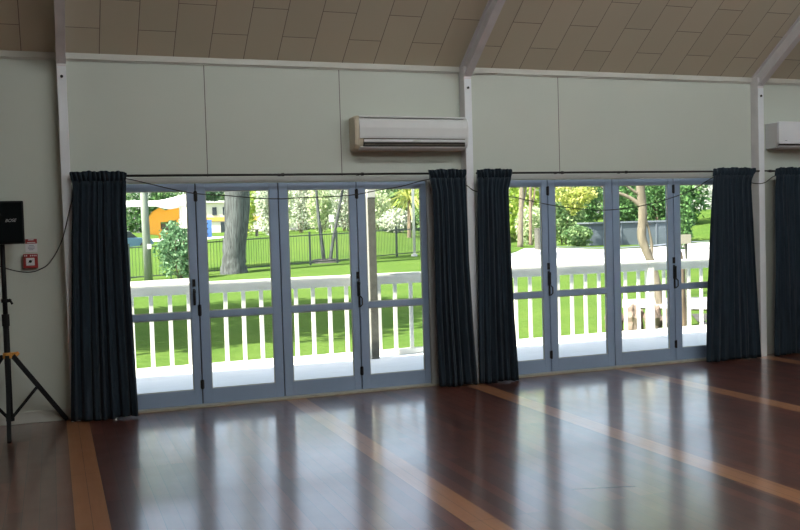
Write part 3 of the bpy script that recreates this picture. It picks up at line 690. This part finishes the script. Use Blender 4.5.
# a yard tree hidden behind the left curtain whose crown shades the near lawn
for (tx, ty, hh, rr_, sd) in ((-5.2, 10.6, 9.6, 5.4, 21),):
    g0 = gz(tx, ty)
    tree('leafy yard tree on the lawn left of the glazed doors', [(tx, ty, g0 - .1), (tx, ty, g0 + 2), (tx + .1, ty, g0 + 5), (tx, ty, g0 + hh)], [.28, .22, .18, .06], M['bark_brown'],
         [(tx + .6, ty, g0 + hh, rr_, rr_ - .4, 1.6, 20000), (tx + 4.6, ty + 1.5, g0 + hh - .4, 2.4, 2.4, 1.0, 3800), (tx - 1.4, ty + 2.6, g0 + hh - .5, 2.6, 2.4, 1.0, 3000)], M['leaf_dark'], .34, sd,
         [([(tx, ty, g0 + 4), (tx + 1, ty, g0 + 5.4), (tx + 2, ty, g0 + 6.2)], .1)])

tx, ty = 1.2, 33.4; g0 = gz(tx, ty)
tree('tall yard tree beside the fence path, left of the pale pole', [(tx, ty, g0 - .1), (tx, ty, g0 + 2.5), (tx + .2, ty, g0 + 5), (tx + .9, ty, g0 + 9)], [.24, .2, .16, .06], M['bark_brown'],
     [(tx + 1.3, ty, g0 + 9, 4.0, 1.6, 1.5, 6500)], M['leaf_dark'], .34, 22, [([(tx + .2, ty, g0 + 5), (tx + 1.6, ty, g0 + 6.6), (tx + 3.2, ty, g0 + 8)], .09)])
# metal garden fence
FP = [(-2.0, 33.0), (.6, 32.4), (3.02, 31.6), (5.3, 29.9), (7.54, 28.3), (9.3, 29.5) , (10.9, 30.3), (12.3, 30.9), (14.4, 33.6), (16.8, 36.1), (18.77, 37.5), (20.9, 39.0)]
FP = [(-2.0, 32.6), (.5, 32.1), (3.02, 31.6), (5.3, 31.3), (7.75, 31.6), (9.55, 32.4), (11.1, 32.6), (12.5, 33.0), (14.4, 34.4), (16.6, 36.0), (18.7, 37.4), (20.9, 39.0)]
t = thing('metal_fence', 'dark metal bar fence crossing the lawn behind the left set of doors', 'fence', (FP[3][0], FP[3][1], gz(*FP[3])))
for i, (x, y) in enumerate(FP):
    z = gz(x, y); MB().box(x - .04, x + .04, y - .04, y + .04, z - .1, z + 1.55).build('fence_post', M['fence'], t)
    if i + 1 < len(FP):
        x2, y2 = FP[i + 1]; z2 = gz(x2, y2); mb = MB()
        for dz in (.14, 1.38): mb.obox((x, y, z + dz), (x2, y2, z2 + dz), .03, .045)
        nb = int(math.hypot(x2 - x, y2 - y) / .13)
        for k in range(1, nb):
            u = k / nb; a, b, c = x + (x2 - x) * u, y + (y2 - y) * u, z + (z2 - z) * u; mb.box(a - .007, a + .007, b - .007, b + .007, c + .1, c + 1.45)
        mb.build('fence_panel', M['fence'], t)

# left pane: pole, shrub, car, shade canopy, playground
gx, gy = 3.69, 30.6; g0 = gz(gx, gy)
t = thing('utility_pole', 'thick pale weathered pole at the left behind the fence path', 'pole', (gx, gy, g0))
MB().tube([(gx, gy, g0 - .1), (gx - .05, gy, g0 + 3), (gx - .12, gy, g0 + 8)], [.17, .155, .13], 14).build('shaft', M['pole'], t, smooth=True)
MB().box(gx - .02, gx + .14, gy - .19, gy - .15, g0 + 1.30, g0 + 1.5).build('metal_tag', M['white'], t)['label'] = 'white metal tag'
for k, (dx, h_) in enumerate(((0, 3.2), (.6, 4.2))): MB().tube([(gx - .25 - .0 * dx, gy, g0 + 6.6 + k * .7), (gx + .2, gy, g0 + 6.6 + k * .7)], .03, 6).build('step_bar', M['fence'], t)
shrub('round leafy green shrub in front of the yellow playground, beside the pole', 4.75, 29.2, 1.75, 2.45, M['leaf_garden'], 31, .17, 2600)
def car(label, x, y, rz, mt):
    z = gz(x, y); t = thing('car', label, 'car', (x, y, z)); t.rotation_euler.z = 0
    def tr(p): c, s = math.cos(rz), math.sin(rz); return (x + p[0] * c - p[1] * s, y + p[0] * s + p[1] * c, z + p[2])
    def prism(prof, y0, y1, nm, mtl, inset=0.0):
        n = len(prof); vs = [tr((a, y0, b)) for a, b in prof] + [tr((a, y1, b)) for a, b in prof]
        MB().add(vs, [tuple(range(n)), tuple(range(2 * n - 1, n - 1, -1))] + [(i, i + n, (i + 1) % n + n, (i + 1) % n) for i in range(n)]).build(nm, mtl, t, bevel=.04)
    prism([(-2.1, .3), (2.1, .3), (2.15, .62), (1.95, .84), (1.0, .95), (-1.85, .98), (-2.12, .75)], -.85, .85, 'body', mt)
    prism([(.95, .93), (.25, 1.42), (-1.2, 1.46), (-1.85, .95)], -.74, .74, 'cabin', M['dark_win'])
    prism([(.22, 1.40), (.1, 1.48), (-1.1, 1.52), (-1.25, 1.43)], -.76, .76, 'roof', M['white'])
    for a in (-1.3, 1.3):
        for b in (-.86, .86): MB().tube([tr((a, b - .1, .32)), tr((a, b + .1, .32))], .32, 16).build('wheel', M['tyre'], t)
car('blue car parked far behind the pole at the left', 4.6, 59.5, .5, M['car'])
gx, gy = 8.3, 73.0; g0 = gz(gx, gy)
t = thing('shade_canopy', 'wide white shade canopy over the far playground at the left', 'canopy', (gx, gy, g0))
rows = []
for i in range(9):
    v = i / 8; rows.append([(2.5 + 9.2 * u + .0, 70.5 + 5 * v, 4.15 + .75 * math.sin(PI * v) * (0.7 + .3 * math.sin(u * 9)) - .55 * math.sin(PI * u * 2) ** 2 * (1 - v) + .25 * u) for u in [j / 16 for j in range(17)]])
o = MB().grid(rows).build('cloth', M['sail'], t, smooth=True); md = o.modifiers.new('thick', 'SOLIDIFY'); md.thickness = .05
for x, y in ((2.7, 70.6), (10.3, 70.9), (11.5, 75.3), (2.7, 75.3)): MB().tube([(x, y, gz(x, y) - .1), (x, y, 4.5)], .14, 10).build('support_pole', M['pole_white'], t)
MB().box(2.3, 11.8, 70.35, 70.6, 4.0, 4.15).build('edge_beam', M['white'], t)
gx, gy = 9.0, 72.6; g0 = gz(gx, gy)
t = thing('playground_slide', 'orange yellow curved playground slide tower under the white canopy', 'playground slide', (gx, gy, g0))
out = [(7.75, 1.7), (7.6, 2.3), (7.7, 3.0), (8.1, 3.6), (8.7, 3.95), (9.2, 3.7), (9.9, 3.95), (10.35, 3.95), (10.35, 2.95), (9.7, 2.75), (8.75, 2.70), (8.75, 2.1), (9.2, 1.95), (9.5, 1.6), (9.1, 1.25), (8.65, 1.2), (8.6, 1.6)]
MB().prism_y(out, 72.3, 72.9).build('curved_panel', M['play'], t, bevel=.05)
MB().box(8.75, 10.4, 73.1, 73.25, g0, 2.6).build('back_panel', M['vpost'], t)
MB().box(8.6, 8.9, 72.35, 72.65, g0 - .05, 1.3).build('leg', M['play'], t); MB().box(10.1, 10.3, 72.4, 72.6, g0 - .05, 3.0).build('leg', M['play'], t)
# far building, blue box
gx, gy = 18.6, 101; g0 = gz(gx, gy)
t = thing('building', 'far cream building with an orange band left of the pine trunk', 'building', (gx, gy, g0))
MB().box(14.5, 23, 98, 106, g0 - .3, 5.1).build('wall', M['bld'], t)
MB().box(14.4, 23.1, 97.9, 98.0, 3.0, 3.45).build('orange_band', M['bld_orange'], t); MB().box(14.2, 23.3, 97.7, 106.2, 5.1, 5.35).build('roof', M['white'], t)
for x in (15.8, 17.3, 18.5, 19.7, 21.2): MB().box(x, x + .5, 97.9, 98.01, 3.7, 4.6).build('window', M['dark_win'], t)
for x in (18.2, 20.4): MB().box(x, x + .9, 97.9, 98.01, g0, 2.9).build('doorway', M['dark_win'], t)
gx, gy = 12.6, 72.5; g0 = gz(gx, gy)
t = thing('storage_box', 'tall blue storage box on the forecourt left of the pine trunk', 'storage box', (gx, gy, g0))
MB().box(gx - .42, gx + .42, gy - .4, gy + .4, g0, g0 + 1.45).build('body', M['blue'], t, bevel=.04); MB().box(gx - .45, gx + .45, gy - .43, gy + .43, g0 + 1.45, g0 + 1.52).build('lid', M['blue'], t)
for k in range(3): MB().box(gx - .1, gx + .1, gy - .42, gy - .39, g0 + .25 + k * .45, g0 + .36 + k * .45).build('drawer_pull', M['dark_slot'], t)

# hedge and shrubs on the bank behind the left set
hedge = 'hedge shrubs on the bank'
HB = [(13.5, 51.4, 2.2, 3.6, 'leaf_silver', 'white flowered shrub just right of the pine trunk'),
      (15.0, 55.4, 2.5, 4.4, 'leaf_pale', 'tall pale shrub at the left end of the bank hedge'),
      (17.2, 57.6, 2.6, 4.7, 'leaf_silver', 'silver leaved shrub second from the left on the bank'),
      (17.9, 54.4, 2.4, 3.6, 'leaf_pale', 'pale shrub on the bank just behind the white box on its stake'),
      (20.2, 56.4, 2.5, 4.6, 'leaf_silver', 'silver leaved shrub on the bank right of the leaning saplings'),
      (21.5, 53.2, 2.5, 3.4, 'leaf_pale', 'pale shrub on the bank right of the dark verandah post'),
      (21.2, 48.4, 2.3, 1.7, 'leaf_silver', 'low white leaved shrub at the bank foot near the thin pole'),
      (24.6, 50.6, 2.4, 2.2, 'leaf_mid', 'green shrub at the right end of the bank')]
for i, (x, y, w_, h_, mt, lb) in enumerate(HB): shrub(lb, x, y, w_, h_, M[mt], 50 + i, .22, 2200, hedge, depth=2.2)
shrub('bright yellow green shrub just behind the right side of the pine trunk', 12.1, 52.6, 1.7, 3.7, M['leaf_lime'], 70, .2, 1500)
gx, gy = 11.55, 48.3; g0 = gz(gx, gy)
t = thing('garden_bench', 'low grey timber bench on the lawn right of the pine trunk', 'bench', (gx, gy, g0))
for k in range(4): MB().box(gx - .5, gx + .5, gy - .3 + k * .16, gy - .17 + k * .16, g0 + .40, g0 + .45).build('slat', M['vpost'], t)
for a in (-.4, .4):
    for b in (-.22, .22): MB().box(gx + a - .04, gx + a + .04, gy + b - .04, gy + b + .04, g0 - .05, g0 + .40).build('leg', M['vpost'], t)
g0 = gz(16.98, 48.95)
t = thing('nest_box', 'small white box on a stake before the bank hedge', 'box', (16.98, 48.95, g0))
MB().box(16.83, 17.12, 48.85, 49.05, 2.12, 2.60).build('box', M['white'], t, bevel=.02); MB().tube([(16.98, 48.95, g0 - .1), (16.98, 48.95, 2.12)], .03, 8).build('stake', M['pole_white'], t)
# two leaning saplings in a mulch ring
g0 = gz(12.5, 34.2)
mb = MB(); pts = [(12.3 + .75 * math.cos(a), 34.3 + .75 * math.sin(a)) for a in [2 * PI * k / 20 for k in range(20)]]
vs = [(x, y, gz(x, y) - .05) for x, y in pts] + [(12.3 + (x - 12.3) * .8, 34.3 + (y - 34.3) * .8, gz(x, y) + .16) for x, y in pts]
tag(mb.add(vs, [(i, (i + 1) % 20, (i + 1) % 20 + 20, i + 20) for i in range(20)] + [tuple(range(20, 40))]).build('mulch_ring', M['mulch'], org=(12.3, 34.3, g0)), 'dark round mulch bed under the two leaning saplings', 'mulch bed')
tree('slim sapling leaning left out of the mulch bed', [(12.2, 34.2, g0), (12.12, 34.25, g0 + 1.2), (12.0, 34.3, g0 + 2.6), (11.9, 34.3, g0 + 5.5)], [.10, .085, .075, .04], M['bark'], [(11.6, 34.2, g0 + 6.6, 1.2, 1.2, 1.2, 800)], M['leaf_mid'], .25, 81)
tree('slim sapling leaning right out of the mulch bed', [(12.5, 34.2, g0), (12.72, 34.2, g0 + 1.2), (13.05, 34.2, g0 + 2.6), (13.7, 34.2, g0 + 5.5)], [.095, .08, .07, .04], M['bark'], [(14.2, 34.2, g0 + 6.2, 1.2, 1.2, 1.1, 800)], M['leaf_mid'], .25, 82)
# thin pole and spiky yellow cordyline in the fourth pane
gx, gy = 17.5, 35.83; g0 = gz(gx, gy)
t = thing('clothes_pole', 'thin pale pole in the lawn seen through the fourth door from the left', 'pole', (gx, gy, g0))
MB().tube([(gx, gy, g0 - .1), (gx + .02, gy, g0 + 6)], .075, 10).build('shaft', M['pole_white'], t, smooth=True); MB().tube([(gx, gy, g0 - .05), (gx, gy, g0 + .12)], .16, 10).build('footing', M['concrete'], t)
def spiky(label, x, y, h, ln, mt, seed):
    g = gz(x, y); t = thing('cabbage_tree', label, 'tree', (x, y, g)); rnd = random.Random(seed)
    MB().tube([(x, y, g - .1), (x + .05, y, g + h)], [.14, .10], 8).build('trunk', M['bark_brown'], t)
    mb = MB()
    for k in range(110):
        a = rnd.uniform(0, 2 * PI); e = rnd.uniform(-.5, 1.3); l = ln * rnd.uniform(.7, 1.1); b = Vector((x + .05, y, g + h + rnd.uniform(-.5, .1)))
        d = Vector((math.cos(a) * math.cos(e), math.sin(a) * math.cos(e), math.sin(e))); s = Vector((-math.sin(a), math.cos(a), 0)) * .06
        m1 = b + d * l * .55; tip = b + d * l - Vector((0, 0, .28 * l * math.cos(e)))
        mb.add([b - s * .5, b + s * .5, m1 + s, tip, m1 - s], [(0, 1, 2, 4), (4, 2, 3)])
    mb.build('leaves', mt, t, recalc=False)
spiky('yellow spiky cabbage tree behind the thin pole', 20.6, 44.5, 2.6, 1.9, M['leaf_yellow'], 5)
shrub('dark teal evergreen just right of the dark verandah post', 23.0, 60.0, 3.4, 7.5, M['leaf_dark'], 91, .3, 2400)

# right set: pale trunks, post, shrubs, shed, garden tree, sign, hill
g = 'slim pale trees beyond the driveway'
for i, (x, y, h_, lean, lb) in enumerate(((26.4, 42.6, 9, -.8, 'slim pale trunked tree nearest the right set curtain'), (27.0, 42.2, 10, .5, 'forked pale trunked tree beyond the driveway, second from the curtain'), (29.9, 46.2, 9, .2, 'thin dark stemmed tree behind the short wooden post'))):
    z = gz(x, y)
    tree(lb, [(x, y, z - .1), (x + lean * .2, y, z + 2), (x + lean * .5, y, z + 4.5), (x + lean, y, z + h_)], [.20, .16, .13, .05] if i < 2 else [.12, .1, .09, .04], M['bark_pale'] if i < 2 else M['bark_brown'],
         [(x + lean, y, z + h_, .9, .9, 1.5, 600), (x + lean * .5, y + .2, z + 5.2, .4, .4, .5, 120)], M['leaf_lime'], .28, 100 + i, [([(x + lean * .25, y, z + 2.4), (x + lean * .3 + .3, y, z + 3.3), (x + lean * .5 + .4, y, z + 4.8)], .10)], g)
gx, gy = 26.9, 39.8; g0 = gz(gx, gy)
t = thing('wooden_post', 'short grey wooden post at the lawn edge near the pale trunks', 'post', (gx, gy, g0))
MB().tube([(gx, gy, g0 - .1), (gx, gy, g0 + 1.25)], .19, 10).build('shaft', M['vpost'], t); MB().tube([(gx, gy, g0 + 1.25), (gx, gy, g0 + 1.31)], .21, 10).build('cap', M['vpost'], t)
dk = 'dark shrubs beyond the driveway'
for i, (x, y, w_, h_, mt, lb) in enumerate(((37.4, 54.6, 3.6, 6.0, 'leaf_mid', 'bushy green tree left of the blue grey shed'), (41.2, 59.0, 4.2, 6.8, 'leaf_dark', 'dark evergreen behind the left half of the blue grey shed'), (42.6, 53.6, 3.8, 6.2, 'leaf_dark', 'dark evergreen behind the right half of the blue grey shed'),
        (47.2, 55.4, 4.2, 6.4, 'leaf_dark', 'dark evergreen at the right end of the blue grey shed'), (36.0, 38.2, 1.35, 4.4, 'leaf_dark', 'dark narrow shrub behind the tan notice board'), (34.9, 48.2, 2.0, 1.5, 'leaf_mid', 'low green shrub at the left corner of the shed'),
        (33.4, 52.6, 2.4, 3.4, 'leaf_pale', 'pale shrub between the short post and the dark evergreens'), (30.6, 54.5, 2.4, 4.6, 'leaf_lime', 'lime green shrub behind the slim pale trunks'), (27.4, 52.0, 2.2, 2.2, 'leaf_mid', 'low mid green shrub just right of the middle curtains'))):
    shrub(lb, x, y, w_, h_, M[mt], 120 + i, .28, 3600 if h_ > 5 else 1300, dk)
t = thing('shed', 'long low blue grey shed wall beyond the driveway', 'shed', (39.5, 48.6, gz(39.5, 48.6)))
mb = MB(); A, B = Vector((36.6, 49.0, 0)), Vector((43.0, 47.4, 0)); 
zb = -.4
mb.obox(A + Vector((0, 1.2, .55)), B + Vector((0, 1.2, .55)), 2.4, 1.95); mb.build('wall', M['shed'], t)
MB().obox(A + Vector((-.2, 1.2, 1.58)), B + Vector((.2, 1.2, 1.58)), 2.7, .12).build('roof', M['kerb'], t)
for k in range(5):
    p = A + (B - A) * (.1 + .2 * k); MB().box(p.x - .05, p.x + .05, p.y - .10, p.y + .1, -.35, 1.5).build('batten', M['kerb'], t)
# yellow leaved branch of a tree nearer than the driveway
gx, gy = 19.6, 22.9; g0 = gz(gx, gy)
tree('yellow leaved tree whose bright bough hangs over the driveway', [(14.6, 27, gz(14.6, 27) - .1), (14.8, 26.6, 2.2), (15.6, 25.5, 4.6), (16.5, 24.5, 6.0)], [.16, .13, .11, .06], M['bark_brown'],
     [(18.6, 21.8, 2.48, .52, .5, .38, 420), (18.25, 22.0, 2.75, .5, .5, .36, 300), (18.95, 21.6, 2.72, .42, .4, .30, 260), (18.5, 21.8, 2.16, .25, .25, .2, 110), (17.5, 23.5, 5.2, 1.8, 1.6, 1.0, 700)], M['leaf_yellow'], .17, 140,
     [([(15.6, 25.5, 4.6), (17, 23.6, 4.4), (18.2, 22.1, 3.3), (18.6, 21.8, 2.6)], .06)])
# garden tree close to the railing
b = Vector((13.18, 9.24, gz(13.18, 9.24) - .08))
tree('pale brown crooked garden tree close behind the railing, left of the tan notice board', [b, (13.10, 9.28, .25), (13.0, 9.33, .68), (12.90, 9.40, 1.0), (12.84, 9.44, 1.3), (12.88, 9.44, 1.8), (12.85, 9.46, 2.5), (12.9, 9.4, 3.6), (13.0, 9.4, 5)],
     [.10, .095, .095, .10, .105, .10, .105, .08, .04], M['bark_pale'], [(13, 9.4, 5.3, 1.8, 1.6, 1.0, 900)], M['leaf_mid'], .2, 150,
     [([(12.86, 9.44, 1.95), (12.66, 9.52, 2.14), (12.40, 9.6, 2.27), (12.1, 9.7, 2.36), (11.8, 9.8, 2.6)], .06), ([(12.98, 9.34, .72), (13.06, 9.36, 1.0), (13.02, 9.38, 1.35), (12.9, 9.42, 1.85)], .05), ([(12.86, 9.44, 2.2), (12.5, 9.5, 2.45), (12.1, 9.6, 2.8)], .04)])
bx, by = 10.85, 5.62; g0 = gz(bx, by)
tree('thin twisted brown trunk beside the tan notice board', [(11.00, 5.56, g0 - .08), (10.97, 5.58, .3), (10.99, 5.6, .8), (10.93, 5.62, 1.15), (10.86, 5.62, 1.7), (10.82, 5.6, 2.4), (10.80, 5.6, 3.6)], [.10, .085, .07, .06, .04, .035, .03], M['bark_brown'], [(10.7, 5.6, 3.9, .8, .8, .6, 300)], M['leaf_mid'], .15, 151)
t = thing('notice_board', 'small blank tan board on a stake behind the railing at the right', 'board', (11.0, 5.40, g0))
MB().box(10.83, 11.07, 5.385, 5.415, 1.19, 1.36).build('panel', M['sign_tan'], t); MB().box(10.98, 11.01, 5.415, 5.45, g0 - .1, 1.33).build('stake', M['vpost'], t)
gx, gy = 11.55, 8.35; g0 = gz(gx, gy)
gx, gy = 14.6, 10.75; g0 = gz(gx, gy)
t = thing('banded_post', 'slim pale post wound with a dark band, right of the crooked garden tree', 'post', (gx, gy, g0))
MB().tube([(gx, gy, g0 - .1), (gx - .02, gy, 3.4)], .052, 10).build('shaft', M['pole_white'], t, smooth=True)
sp_ = []
for k in range(0, 361):
    a = k / 360 * 2 * PI * 26; sp_.append((gx + .056 * math.cos(a), gy + .056 * math.sin(a), g0 + .1 + 3.2 * k / 360))
MB().tube(sp_, .017, 5).build('wound_band', M['bark_brown'], t)['label'] = 'dark wound band'
# rocks edging the garden bed
rr = random.Random(3)
RK = [(9.36, 5.42, .29), (9.66, 5.24, .31), (9.97, 5.09, .29), (10.28, 4.97, .27), (9.58, 5.66, .30), (9.90, 5.50, .31), (10.22, 5.37, .28)]
pos = ('at the left end of the row', 'second from the left in the row', 'second from the right in the row', 'at the right end of the row', 'leftmost of the row just behind', 'middle one of the row just behind', 'rightmost of the row just behind')
for i, (x, y, r_) in enumerate(RK):
    z = gz(x, y); bm = bmesh.new(); bmesh.ops.create_icosphere(bm, subdivisions=3, radius=1)
    sd = rr.uniform(0, 50)
    for v in bm.verts:
        c = v.co; k = 1 + .18 * math.sin(c.x * 4 + sd) * math.cos(c.y * 5 + sd) + .12 * math.sin(c.z * 7 + sd * 2) + .05 * math.sin(c.x * 13 + c.z * 11 + sd)
        v.co = Vector((c.x * .135 * k, c.y * .135 * k, c.z * r_ * k * .92 + r_ * .78))
    me = bpy.data.meshes.new('garden_rock'); bm.to_mesh(me); bm.free(); me.materials.append(M['rock'])
    o = bpy.data.objects.new('garden_rock', me); C.objects.link(o); o.location = (x, y, z - .02); o.rotation_euler.z = rr.uniform(0, 6)
    tag(o, 'rough brown garden rock behind the railing, ' + pos[i], 'rock', 'garden rocks behind the railing')
gx, gy = 10.85, 4.55
shrub('silver leaved tuft on the crooked garden tree', 12.85, 8.9, .5, .55, M['leaf_silver'], 160, .09, 320, dz=1.25) if False else None
shrub('low grey green plant behind the railing at the far right', 11.35, 4.9, .55, .5, M['leaf_mid'], 161, .08, 420)
# hill fence
t = thing('hill_fence', 'white rail fence on the sunlit grass hill at the right', 'fence', (66, 73, gz(66, 73)))
for k in range(6):
    x, y = 63.5 + 1.9 * k, 74.5 - .8 * k; z = gz(x, y); MB().box(x - .07, x + .07, y - .07, y + .07, z - .1, z + 1.2).build('fence_post', M['white'], t)
for dz in (.45, .8, 1.12):
    mb = MB()
    for k in range(5):
        x, y = 63.5 + 1.9 * k, 74.5 - .8 * k; x2, y2 = x + 1.9, y - .8; mb.obox((x, y, gz(x, y) + dz), (x2, y2, gz(x2, y2) + dz), .05, .07)
    mb.build('rail', M['white'], t)

# background trees
BT = [(4.5, 101, 9, 7, 'leaf_mid', 'behind the left end of the white canopy'), (10.5, 104, 9, 7.5, 'leaf_dark', 'behind the middle of the white canopy'), (15.2, 112, 9, 8, 'leaf_mid', 'behind the right end of the white canopy'), (20.5, 114, 8, 9, 'leaf_mid', 'behind the far cream building'),
      (23.5, 100, 8, 8, 'leaf_lime', 'right of the pine trunk, above the white flowered shrub'), (26, 89, 8, 9, 'leaf_pale', 'above the left part of the bank hedge'), (30, 92, 8, 10, 'leaf_mid', 'above the leaning saplings'), (33, 81, 8, 9.5, 'leaf_pale', 'above the right part of the bank hedge'),
      (38, 84, 8, 9.5, 'leaf_lime', 'behind the thin pole in the fourth pane'), (42.5, 72, 9, 9, 'leaf_lime', 'behind the slim pale trunks'), (46.5, 66, 8, 9, 'leaf_mid', 'right of the slim pale trunks'), (50, 66, 8, 11, 'leaf_dark', 'high above the left of the shed'), (54.5, 64.5, 8, 11, 'leaf_dark', 'high above the right of the shed'), (58.0, 74.5, 6.5, 11, 'leaf_mid', 'left of the grass hill'),
      (75, 86, 12, 9, 'leaf_silver', 'behind the white hill fence'), (30.5, 62, 6, 7.5, 'leaf_lime', 'between the thin pole and the middle curtains'), (27, 66, 6, 6.5, 'leaf_mid', 'behind the yellow cabbage tree')]
for i, (x, y, w_, h_, mt, wh) in enumerate(BT):
    w_ *= .78; y += (0, 13, 26)[i % 3] + {2: 12, 3: 12, 5: -26, 6: 26}.get(i, 0) if i < 15 else 0; ra = (y + 8.84) / (BT[i][1] + 8.84); x *= ra; w_ *= ra ** .8; z = gz(x, y); h2 = h_ * ra
    bl = [(x, y, z + h2 * .6, w_ * .5, w_ * .3, h2 * .42, 1500), (x - w_ * .25, y - 1, z + h2 * .4, w_ * .35, w_ * .24, h2 * .36, 900), (x + w_ * .25, y - 1, z + h2 * .42, w_ * .35, w_ * .24, h2 * .38, 900), (x, y - 1, z + h2 * .2, w_ * .5, w_ * .3, h2 * .2, 800)]
    tree('large far background tree ' + wh, [(x, y, z - .1), (x, y, z + h2 * .3), (x, y, z + h2 * .7)], [.35, .28, .12], M['bark_brown'], bl, M[mt], .5, 200 + i, group='far background trees')

# ------------------------------------------------------------------ light
W = bpy.data.worlds.new('sky'); SC.world = W; W.use_nodes = True
nt = W.node_tree; bg = nt.nodes['Background']; sk = nt.nodes.new('ShaderNodeTexSky')
sk.sky_type = 'NISHITA'; sk.sun_disc = False; sk.sun_elevation = math.radians(51); sk.sun_rotation = math.radians(-105); sk.air_density = 1.0; sk.dust_density = 2.5; sk.ozone_density = 1.0
hs = nt.nodes.new('ShaderNodeHueSaturation'); hs.inputs['Saturation'].default_value = .68; nt.links.new(sk.outputs[0], hs.inputs['Color']); nt.links.new(hs.outputs[0], bg.inputs[0]); bg.inputs[1].default_value = .47
sun = bpy.data.lights.new('sun', 'SUN'); sun.energy = 16.0; sun.angle = math.radians(.55); sun.color = (1, .93, .78)
so = bpy.data.objects.new('sun', sun); C.objects.link(so); so.rotation_euler = Vector((.62, .17, -.765)).to_track_quat('-Z', 'Y').to_euler()

# ------------------------------------------------------------------ camera
cd = bpy.data.cameras.new('camera'); cam = bpy.data.objects.new('camera', cd); C.objects.link(cam); SC.camera = cam
cd.sensor_fit = 'HORIZONTAL'; cd.sensor_width = 36; cd.lens = 930.62 * 36 / 800; cd.clip_start = .05; cd.clip_end = 500
r_, u_, f_ = Vector((.935927, -.350991, -.029089)), Vector((.041203, .027093, .998783)), Vector((.349776, .935987, -.039818))
mw = Matrix((r_, u_, -f_)).transposed().to_4x4(); mw.translation = (0, -8.8384, 1.634); cam.matrix_world = mw

SC.view_settings.view_transform = 'Standard'; SC.view_settings.look = 'None'; SC.view_settings.gamma = 1.0
SC.view_settings.exposure = 0.0; SC.view_settings.use_curve_mapping = False
SC.cycles.max_bounces = 10; SC.cycles.transparent_max_bounces = 16; SC.cycles.caustics_reflective = False; SC.cycles.caustics_refractive = False
SC.cycles.use_denoising = True
